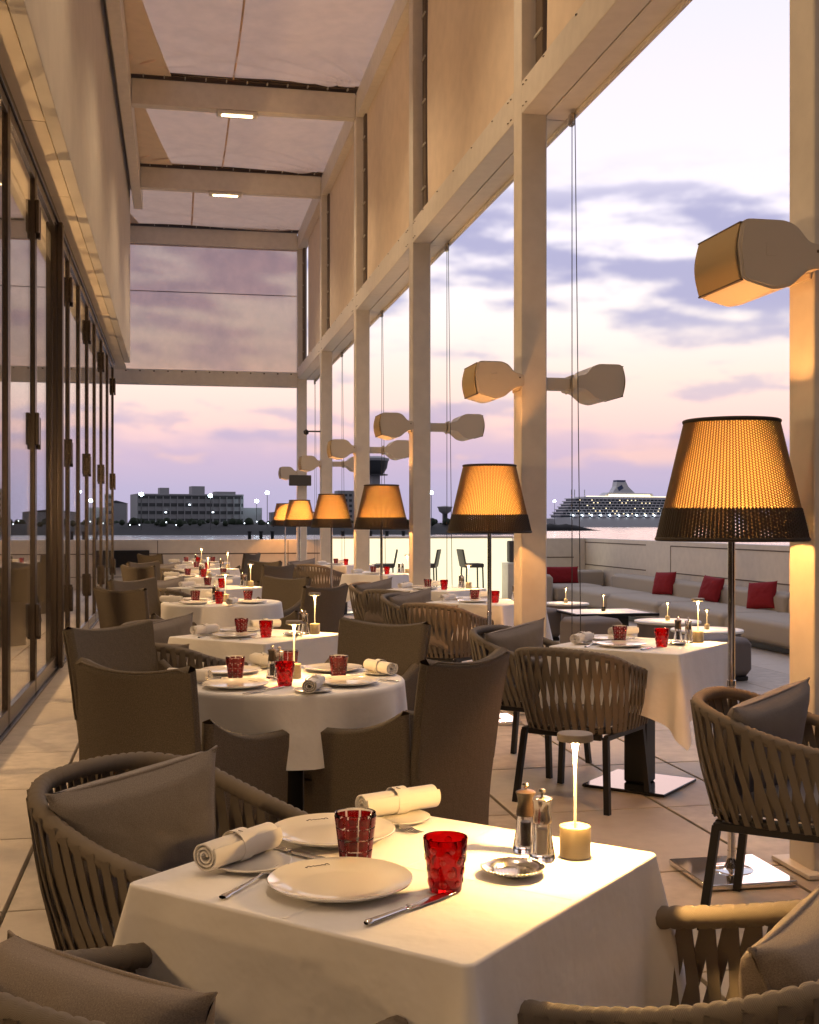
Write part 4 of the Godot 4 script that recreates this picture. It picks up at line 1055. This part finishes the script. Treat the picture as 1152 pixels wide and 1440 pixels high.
	part(b, "counter_top", mb().box(Vector3(5.28, 1.375, -25.8), Vector3(4.18, 0.05, 0.5), 0.008), M.parapet)
	var al := AreaLight3D.new()
	al.name = "bar_light"; al.area_size = Vector2(3.6, 1.2); al.light_color = Color(1.0, 0.95, 0.8); al.light_energy = 2.5; al.shadow_enabled = true; al.position = Vector3(5.5, 0.7, -25.6); al.rotation.y = PI
	b.add_child(al)
	var st := make_stool()
	var sp := [[4.35, -25.0, 1.4], [5.25, -24.9, 1.2], [6.25, -24.9, -1.5], [4.0, -24.6, -1.6]]
	var sl := ["dark bar stool second from the lamp-lit end of the glowing bar", "dark bar stool third along the glowing bar", "dark bar stool with its back turned to the sofa by the glowing bar", "dark bar stool first along the glowing bar"]
	for k in 4:
		if k == 0:
			st.position = Vector3(sp[0][0], LOUNGE, sp[0][1]); st.rotation.y = sp[0][2]; st.set_meta("label", sl[0]); st.set_meta("group", "bar stools")
		else: copy(st, Vector3(sp[k][0], LOUNGE, sp[k][1]), sp[k][2], sl[k], "bar stools")
	var cab := thing("service_station", "grey service station cabinet standing beside the glowing bar", "cabinet", Vector3(7.25, LOUNGE, -24.6))
	part(cab, "cabinet", mb().box(Vector3(0, 0.42, 0), Vector3(0.7, 0.84, 0.5), 0.01), M.parapet)
	part(cab, "upstand", mb().box(Vector3(-0.05, 1.08, -0.1), Vector3(0.4, 0.46, 0.22), 0.02), M.stool)

# ---------------------------------------------------------------- the harbour
func build_harbour() -> void:
	structure("water", mb().sheet(func(u: float, w: float): return Vector3((u - 0.5) * 9000.0, -4.6, 500.0 - w * 7500.0), 4, 4, -1.0), M.sea)
	var nz := FastNoiseLite.new(); nz.seed = 4; nz.frequency = 0.05; nz.fractal_octaves = 4
	structure("far_shore", mb().sheet(func(u: float, w: float):
		var x: float = -700.0 + u * 885.0
		var z: float = -585.0 - w * 160.0 - x * 0.0
		var h: float = minf(1.0, w * 7.0) * (5.4 + 1.6 * nz.get_noise_2d(x, z))
		return Vector3(x, -4.7 + h, z), 300, 12, -1.0), M.shore_rock)
	# tree belt on the shore: reads as one mass
	var tb := mb()
	rng.seed = 77
	for k in 420:
		var x := rng.randf_range(-420, 178); var z := rng.randf_range(-640, -600)
		var r := rng.randf_range(0.9, 2.6)
		tb.lathe([Vector2(0, -r), Vector2(r * 0.8, -r * 0.5), Vector2(r, 0.1), Vector2(r * 0.6, r * 0.8), Vector2(0, r)], 6, Vector3(x, 0.2 + rng.randf_range(0, 1.8), z), 90.0)
	var o := part(self, "shore_trees", tb, M.shore_tree)
	o.set_meta("kind", "stuff"); o.set_meta("label", "dark belt of low trees along the far harbour shore"); o.set_meta("category", "trees")
	# large terminal building
	var t := thing("terminal_building", "large blue-grey flat-roofed harbour building with long window bands", "building", Vector3(5.3, -0.5, -656), 0.19)
	part(t, "wall", mb().box(Vector3(0, 8.6, 0), Vector3(57, 17.2, 24), 0.2), M.concrete)
	for k in 4: part(t, "window_band", mb().box(Vector3(0, 3.2 + k * 4.1, 12.05), Vector3(56, 1.7, 0.5)), M.concrete_dark)
	for k in 15: part(t, "pier", mb().box(Vector3(-26.5 + k * 3.8, 8, 12.2), Vector3(0.5, 15.5, 0.9)), M.concrete)
	part(t, "roof_plant", mb().box(Vector3(-13, 18.9, 2), Vector3(5, 3.4, 6), 0.1), M.concrete)
	part(t, "roof_plant", mb().box(Vector3(5, 19.4, 2), Vector3(7, 4.4, 8), 0.1), M.concrete)
	part(t, "roof_plant", mb().box(Vector3(20, 18.0, 2), Vector3(11, 1.6, 8), 0.1), M.concrete)
	part(t, "annex", mb().box(Vector3(33.5, 5.0, 2), Vector3(11, 10.0, 18), 0.2), M.concrete)
	for k in 7: part(t, "window_light", mb().box(Vector3(-20 + k * 6.3, [2.2, 7.4, 2.3, 11.5, 2.1, 7.5, 2.2][k], 12.5), Vector3(0.9, 0.6, 0.3)), M.port_light)
	var sheds := -1
	for q in [[-62.0, -690.0, 22.0, 11.0], [-34.0, -700.0, 12.0, 13.0], [-110.0, -690.0, 40.0, 12.0], [70.0, -720.0, 30.0, 8.0], [-170.0, -700.0, 26.0, 16.0]]:
		sheds += 1
		var h := thing("harbour_shed", ["low shed beyond the terminal building, partly hidden by it", "narrow shed close behind the terminal building", "widest low shed on the far shore", "long low shed between terminal and control tower", "tallest shed at the far end of the shore"][sheds], "building", Vector3(q[0], -0.5, q[1]))
		part(h, "wall", mb().box(Vector3(0, q[3] * 0.5, 0), Vector3(q[2], q[3], 14)), M.concrete)
		part(h, "roof", mb().prism(PackedVector2Array([Vector2(-q[2] * 0.52, q[3]), Vector2(q[2] * 0.52, q[3]), Vector2(0, q[3] + 1.6)]), -7.2, 7.2), M.concrete_dark)
	# control tower
	var c := thing("control_tower", "dark harbour control tower with wide glazed cabin on top", "tower", Vector3(147, -1, -888), 0.2)
	c.scale = Vector3(0.72, 1.0, 0.72)
	part(c, "shaft", mb().box(Vector3(0, 21, 0), Vector3(9, 42, 9), 0.3), M.concrete)
	part(c, "cabin", mb().lathe([Vector2(9, 39), Vector2(13, 43.5), Vector2(14.5, 49)], 12), M.concrete_dark)
	part(c, "roof", mb().lathe([Vector2(14.6, 49), Vector2(15.4, 49.3), Vector2(15.4, 51), Vector2(8, 52.6), Vector2(0, 52.8)], 12), M.concrete)
	part(c, "gallery", mb().lathe([Vector2(9, 38), Vector2(14, 38.2), Vector2(14, 39), Vector2(9, 39)], 12), M.concrete_dark)
	var bl := thing("office_block", "tall blue-grey office block with square windows on the far shore", "building", Vector3(98, -1, -695), 0.1)
	part(bl, "wall", mb().box(Vector3(0, 10.6, 0), Vector3(12, 21.2, 10), 0.2), M.concrete)
	for r in 6:
		for k in 4: part(bl, "window", mb().box(Vector3(-4.2 + k * 2.8, 3 + r * 3.1, 5.05), Vector3(1.7, 1.5, 0.3)), M.concrete_dark)
	var sm := thing("lookout_tower", "small dark lookout tower with flared cabin above the shore trees", "tower", Vector3(155, -1, -683))
	part(sm, "shaft", mb().box(Vector3(0, 4, 0), Vector3(2.6, 8, 2.6)), M.concrete_dark)
	part(sm, "cabin", mb().lathe([Vector2(1.6, 7.6), Vector2(3.6, 9.0), Vector2(4.2, 11.0), Vector2(4.6, 11.2), Vector2(4.6, 11.8), Vector2(0, 12.4)], 10), M.concrete)
	# floodlight masts
	var masts := [[-16.5, 14.8, -574.0, "left end of the terminal building"], [15.5, 14.1, -568.0, "middle of the terminal building"], [44.8, 16.5, -603.0, "right end of the terminal annex"], [42.1, 13.0, -644.0, "wall of the terminal annex"], [126.2, 16.5, -587.0, "lookout tower"], [280.8, 17.6, -862.0, "breakwater by the cruise ship"], [-46.0, 9.0, -620.0, "wide shed beyond the terminal"], [-75.0, 12.0, -620.0, "narrow shed on the shore"], [-110.0, 13.0, -620.0, "widest shed on the shore"]]
	for q in masts:
		var f := thing("floodlight_mast", "slender harbour floodlight mast with blazing white head by the " + q[3], "lamp", Vector3(q[0], -2.0, q[2]), 0, "harbour floodlights")
		part(f, "mast", mb().tube([Vector3(0, 0, 0), Vector3(0, q[1] + 2.0, 0)], 0.16, 6), M.concrete_dark)
		part(f, "lamp_head", mb().lathe([Vector2(0, -0.9), Vector2(0.8, -0.5), Vector2(1.05, 0.05), Vector2(0.7, 0.6), Vector2(0, 0.9)], 10, Vector3(0, q[1] + 2.0, 0)), M.flood)
	for k in 34:
		var x := rng.randf_range(-130, 130)
		var q := single("quay_light", mb().lathe([Vector2(0, -0.3), Vector2(0.3, 0), Vector2(0, 0.3)], 6), M.port_light, "tiny white lamp low on the far harbour shore", "lamp", Vector3(x, rng.randf_range(0.2, 2.6), rng.randf_range(-600, -592)), 0, "lamps along the far quay")
	for x in [25.0, 29.0, 33.0, 58.0, 63.0, 68.0, 74.0, 80.0]:
		single("mooring_post", mb().lathe([Vector2(0.6, 0), Vector2(0.6, 2.6), Vector2(0.75, 2.7), Vector2(0.75, 3.1), Vector2(0, 3.3)], 8), M.shore_rock, "dark mooring post standing in the water off the shore", "post", Vector3(x, -4.7, -420.0), 0, "mooring posts")
	structure("breakwater", mb().sheet(func(u: float, w: float):
		var x: float = 190.0 + u * 125.0
		var a: float = w * PI
		return Vector3(x, -4.7 + sin(a) * (5.2 + nz.get_noise_2d(x * 2.0, w * 9.0)) * (1.0 - smoothstep(0.75, 1.0, u)), -850.0 - cos(a) * -9.0), 60, 8, 1.0), M.shore_rock)
	# cruise ship, bow to the left
	var s := thing("cruise_ship", "brightly lit white cruise ship with tall funnel moored across the water", "ship", Vector3(688, -4.6, -1698), 0.19)
	var hull := PackedVector2Array([Vector2(-158, 12), Vector2(-150, 0), Vector2(150, 0), Vector2(152, 14), Vector2(-140, 14)])
	part(s, "hull", mb().prism(hull, -16, 16), M.ship_white)
	for k in 7:
		var x0 := -146.0 + k * 4.2; var y := 14.0 + k * 4.0
		part(s, "deck", mb().box(Vector3((x0 + 148.0) * 0.5, y + 3.4, 0), Vector3(148.0 - x0, 1.3, 33)), M.ship_white)
		var w := part(s, "cabin_band", mb().box(Vector3((x0 + 149.0) * 0.5, y + 1.4, 0), Vector3(146.0 - x0, 2.9, 30)), M.ship_glass)
		if k > 0:
			for q in 38:
				var x := x0 + 6.0 + q * (138.0 - x0) / 38.0
				part(w, "balcony_divider", mb().box(Vector3(x, y + 1.4, 15.6), Vector3(0.7, 2.8, 1.6)), M.ship_white)
				if rng.randf() < 0.22: part(w, "window_light", mb().box(Vector3(x + 2.0, y + 1.3, 15.2), Vector3(1.6, 1.0, 0.5)), M.ship_light)
	for k in 17:
		var bt := part(s, "lifeboat", mb().lathe([Vector2(0, -5.5), Vector2(1.4, -4), Vector2(1.8, 0), Vector2(1.4, 4), Vector2(0, 5.5)], 8), M.ship_white, Vector3(-120.0 + k * 15.5, 15.2, 17.0))
		bt.rotation.z = PI / 2
		part(s, "deck_light", mb().lathe([Vector2(0, -1.5), Vector2(1.5, 0), Vector2(0, 1.5)], 6), M.port_light, Vector3(-126.0 + k * 15.5, 17.0, 18.4))
	part(s, "top_deck", mb().box(Vector3(20, 43.6, 0), Vector3(250, 1.5, 26)), M.ship_white)
	part(s, "deck_light", mb().box(Vector3(15, 45.0, 12), Vector3(230, 0.7, 0.6)), M.ship_light)
	part(s, "sports_deck", mb().prism(PackedVector2Array([Vector2(-70, 44), Vector2(20, 44), Vector2(16, 50), Vector2(-60, 51)]), -9, 9), M.ship_white)
	part(s, "cabin_band", mb().box(Vector3(-24, 47, 9.2), Vector3(72, 2.0, 0.6)), M.ship_light)
	part(s, "funnel", mb().prism(PackedVector2Array([Vector2(-52, 50), Vector2(-12, 50), Vector2(-24, 60), Vector2(-28, 67), Vector2(-44, 67), Vector2(-45, 60)]), -6, 6), M.ship_white)
	part(s, "funnel_top", mb().box(Vector3(-36, 68.4, 0), Vector3(15, 2.8, 11)), M.ship_blue)
	part(s, "funnel_mark", mb().box(Vector3(-38, 58, 6.1), Vector3(9, 6, 0.3), 0.0, Basis(Vector3.BACK, 0.5)), M.ship_blue)
	for x in [-118.0, -113.0, -96.0]: part(s, "mast", mb().tube([Vector3(x, 42, 0), Vector3(x, 55, 0)], 0.8, 6), M.ship_white)

# ---------------------------------------------------------------- put it together
func _ready() -> void:
	rng.seed = 1234
	# camera
	var cam := Camera3D.new()
	cam.name = "camera"
	cam.position = Vector3(0, 1.4, 0)
	cam.rotation.y = -atan(327.0 / 1670.0)
	cam.keep_aspect = Camera3D.KEEP_HEIGHT
	cam.set_frustum(0.05 * 1440.0 / 1670.0, Vector2(0, 0.05 * 15.0 / 1670.0), 0.05, 9000.0)
	cam.current = true
	add_child(cam)
	# sky, exposure
	var env := Environment.new()
	env.background_mode = Environment.BG_SKY
	var sky := Sky.new()
	var pm := PanoramaSkyMaterial.new()
	pm.panorama = sky_texture(); pm.energy_multiplier = 1.0
	sky.sky_material = pm
	env.sky = sky
	env.background_energy_multiplier = 1.16
	env.tonemap_mode = Environment.TONE_MAPPER_LINEAR
	env.tonemap_exposure = 1.0
	env.sdfgi_enabled = true; env.ssao_enabled = true; env.ssil_enabled = true
	var we := WorldEnvironment.new()
	we.name = "environment"; we.environment = env
	add_child(we)
	# the afterglow of the set sun, very weak and wide
	var sun := DirectionalLight3D.new()
	sun.name = "afterglow"; sun.light_energy = 0.06; sun.light_color = Color(1.0, 0.8, 0.72); sun.light_angular_distance = 20.0; sun.shadow_enabled = true
	sun.rotation = Vector3(deg_to_rad(-9), deg_to_rad(180 - 22), 0)
	add_child(sun)
	make_materials()
	build_floor()
	build_canopy()
	build_house()
	build_parapets()
	make_tableware()
	# ---- tables: the row along the glass doors counted from the end parapet, the row under the columns likewise
	var rows := [
		["square", Vector3(0.42, 0, -2.2), "eighth door-row table from end parapet", 2, 0.25],
		["round", Vector3(0.45, 0, -4.95), "seventh door-row table from end parapet", 1, 0.24],
		["square", Vector3(0.46, 0, -6.9), "sixth door-row table from end parapet", 1, 0.30],
		["round", Vector3(0.36, 0, -9.85), "fifth door-row table from end parapet", 0, 0.24],
		["square", Vector3(0.4, 0, -12.1), "fourth door-row table from end parapet", 0, 0.30],
		["round", Vector3(0.34, 0, -14.6), "third door-row table from end parapet", 0, 0.24],
		["square", Vector3(0.36, 0, -17.0), "second door-row table from end parapet", 0, 0.30],
		["round", Vector3(0.36, 0, -19.6), "first door-row table from end parapet", 0, 0.24],
		["square", Vector3(2.43, 0, -6.0), "fifth column-row table from end parapet", 1, 0.30],
		["square", Vector3(2.5, 0, -9.5), "fourth column-row table from end parapet", 0, 0.30],
		["square", Vector3(2.5, 0, -11.4), "third column-row table from end parapet", 0, 0.30],
		["square", Vector3(2.55, 0, -14.9), "second column-row table from end parapet", 0, 0.30],
		["square", Vector3(2.5, 0, -18.2), "first column-row table from end parapet", 0, 0.30],
	]
	for k in rows.size():
		var q: Array = rows[k]
		table(q[0], q[1], q[2], q[4], 5 + k)
		if q[0] == "square": lay_square(q[1], q[2], q[3])
		else: lay_round(q[1], q[2], q[3])
	# ---- rope chairs: [x, z, turn in degrees (0 faces the end parapet), detailed, label, pillow]
	var D := 45.0
	var P := "parapet side of "; var Q := "open side of "; var E := " from end parapet"
	var ropes := [
		[0.0, -2.95, -135, true, P + "eighth door-row table", 1],
		[-0.01, -1.82, -45, true, Q + "eighth door-row table", 2],
		[0.89, -1.83, 45, true, "open-and-column side of eighth door-row table", 2],
		[2.12, -3.85, -130, true, "beside floor lamp at sixth column", 1],
		[2.02, -5.75, -45, true, Q + "fifth column-row table", 0],
		[2.0, -6.6, -135, true, P + "fifth column-row table", 1],
		[0.0, -6.5, -45, false, Q + "sixth door-row table", 2],
		[0.0, -7.4, -135, false, P + "sixth door-row table", 1],
		[-0.02, -11.7, -45, false, Q + "fourth door-row table", 2],
		[-0.02, -12.6, -135, false, P + "fourth door-row table", 1],
		[-0.02, -16.6, -45, false, Q + "second door-row table", 0],
		[-0.02, -17.5, -135, false, P + "second door-row table", 1],
		[2.05, -9.05, -45, false, Q + "fourth column-row table", 2],
		[2.05, -9.95, -135, false, P + "fourth column-row table", 1],
		[2.05, -10.95, -45, false, Q + "third column-row table", 2],
		[2.05, -11.85, -135, false, P + "third column-row table", 1],
		[2.1, -17.75, -45, false, Q + "first column-row table", 0],
		[2.05, -18.7, -135, false, P + "first column-row table", 1],
	]
	var near := make_rope_chair(true)
	var far := make_rope_chair(false)
	near.set_meta("base_name", "rope_armchair"); far.set_meta("base_name", "rope_armchair")
	var used := {}
	var pm1 := pillow_mesh(0.42, 0.42, 0.15, 3); var pm2 := pillow_mesh(0.43, 0.36, 0.2, 8)
	for q in ropes:
		var src := near if q[3] else far
		var c: Node3D
		var seat: String = q[4] + E
		q[4] = ["brown rope armchair without a pillow, ", "brown rope armchair with grey pillow, ", "brown rope armchair with brown pillow, "][q[5]] + seat
		if not used.has(src):
			used[src] = true
			c = src; c.position = Vector3(q[0], 0, q[1]); c.rotation.y = deg_to_rad(q[2]); c.set_meta("label", q[4]); c.set_meta("group", "brown rope armchairs")
		else: c = copy(src, Vector3(q[0], 0, q[1]), deg_to_rad(q[2]), q[4], "brown rope armchairs")
		if q[5] == 1 or q[5] == 2:
			var lab: String = ("square grey pillow in rope armchair, " if q[5] == 1 else "brown pillow in rope armchair, ") + seat
			var p := single("chair_pillow", pm1 if q[5] == 1 else pm2, M.pillow if q[5] == 1 else M.pillow_brown, lab, "pillow", Vector3.ZERO, 0, "pillows on the rope armchairs")
			var tr := Transform3D(Basis(Vector3.UP, deg_to_rad(q[2])), Vector3(q[0], 0, q[1]))
			if q[5] == 1: p.transform = tr * Transform3D(Basis.from_euler(Vector3(-0.34, -0.38, -0.18)), Vector3(0.04, 0.615, 0.09))
			else: p.transform = tr * Transform3D(Basis.from_euler(Vector3(-0.4, 0.0, 0.0)), Vector3(-0.03 if q[2] == -45 else 0.04, 0.6, 0.17))
	# ---- slipcover chairs
	var slips := [
		[0.06, -4.47, -42, "open-and-door side of seventh"], [0.85, -4.52, 42, "open-and-column side of seventh"], [0.8, -5.65, 135, "parapet-and-column side of seventh"], [-0.1, -5.7, -135, "parapet-and-door side of seventh"],
		[-0.2, -9.42, -45, "open-and-door side of fifth"], [-0.16, -10.45, -135, "parapet-and-door side of fifth"], [0.76, -10.6, 135, "parapet-and-column side of fifth"], [0.93, -9.5, 45, "open-and-column side of fifth"],
		[-0.22, -14.2, -45, "open-and-door side of third"], [-0.2, -15.2, -135, "parapet-and-door side of third"], [0.9, -15.2, 135, "parapet-and-column side of third"], [0.95, -14.2, 45, "open-and-column side of third"],
		[-0.2, -19.3, -45, "open-and-door side of first"], [0.92, -19.4, 60, "open-and-column side of first"],
	]
	for q in slips: q[3] = "brown slipcover armchair, %s door-row table from end parapet" % q[3]
	var sc := make_slip_chair()
	for k in slips.size():
		var q: Array = slips[k]
		if k == 0:
			sc.position = Vector3(q[0], 0, q[1]); sc.rotation.y = deg_to_rad(q[2]); sc.set_meta("label", q[3]); sc.set_meta("group", "slipcover armchairs")
		else: copy(sc, Vector3(q[0], 0, q[1]), deg_to_rad(q[2]), q[3], "slipcover armchairs")
	# ---- floor lamps by the columns
	var ord := ["sixth", "fifth", "fourth", "third", "second", "first"]
	var lz := [-4.38, -8.1, -12.6, -16.8, -21.3, -25.2]
	var fl := make_floor_lamp()
	for k in 6:
		var lab := "floor lamp with knitted amber shade by the %s column from the end parapet" % ord[k]
		var at := Vector3(2.16 if k < 5 else 2.25, 0, lz[k])
		if k == 0:
			fl.position = at; fl.set_meta("label", lab); fl.set_meta("group", "knitted floor lamps")
		else: copy(fl, at, 0.0, lab, "knitted floor lamps")
	# lamps inside the dining room: their light falls out through the doors on to soffit and floor
	for k in 5:
		var il := thing("globe_lamp", "glowing globe lamp on a stand inside the dining room, %s from its end" % ["fifth", "fourth", "third", "second", "first"][k], "lamp", Vector3(-2.6, 0, 2.2 - k * 4.5), 0, "globe lamps in the dining room")
		part(il, "stand", mb().lathe([Vector2(0.16, 0.0), Vector2(0.16, 0.02), Vector2(0.015, 0.03), Vector2(0.015, 1.56)], 20), M.bronze)
		part(il, "globe", mb().lathe([Vector2(0.0, -0.15), Vector2(0.075, -0.13), Vector2(0.13, -0.075), Vector2(0.15, 0.0), Vector2(0.13, 0.075), Vector2(0.075, 0.13), Vector2(0.0, 0.15)], 24, Vector3(0, 1.71, 0), 60.0), M.bulb)
		var ol := OmniLight3D.new()
		ol.name = "lamp_light"; ol.position = Vector3(0, 1.71, 0); ol.light_color = Color(1.0, 0.8, 0.56); ol.light_energy = [2.0, 2.6, 4.0, 7.0, 7.0][k]; ol.light_size = 0.12; ol.shadow_enabled = true; ol.omni_range = 16.0; ol.omni_attenuation = 2.0
		il.add_child(ol)
	# ---- speakers on the columns
	var sk := make_speaker()
	for k in 6:
		var z: float = COLZ[k + 3] - 0.1
		var lab := "white box speaker facing the doors on the %s column from the end parapet" % ord[k]
		var at := Vector3(COLX - 0.1, 2.43, z)
		if k == 0:
			sk.position = at; sk.set_meta("label", lab); sk.set_meta("group", "white box speakers")
		else: copy(sk, at, 0.0, lab, "white box speakers")
		if k > 0 and k < 5: speaker_arm(copy(sk, Vector3(COLX + 0.3, 2.43, z), PI, "white box speaker facing the lounge on the %s column from the end parapet" % ord[k], "white box speakers"))
	var sg := thing("dark_panel", "small dark box panel fixed across the first column at the end parapet", "panel", Vector3(COLX - 0.05, 2.28, COLZ[-1] + 0.06))
	part(sg, "box", mb().box(Vector3(0, 0, 0), Vector3(0.46, 0.22, 0.1), 0.01), M.stool)
	part(sg, "bracket", mb().box(Vector3(0.05, 0, -0.054), Vector3(0.1, 0.1, 0.01)), M.black)
	var cv := thing("security_camera", "small security camera on a short arm on the second column", "camera", Vector3(COLX - 0.1, 3.0, COLZ[-2] - 0.1))
	part(cv, "arm", mb().tube([Vector3(0, 0, 0), Vector3(-0.22, 0, 0)], 0.014, 6), M.stool)
	part(cv, "body", mb().lathe([Vector2(0, -0.05), Vector2(0.04, -0.03), Vector2(0.05, 0.02), Vector2(0.02, 0.05), Vector2(0, 0.055)], 14, Vector3(-0.25, -0.02, 0)), M.black)
	build_lounge()
	build_harbour()
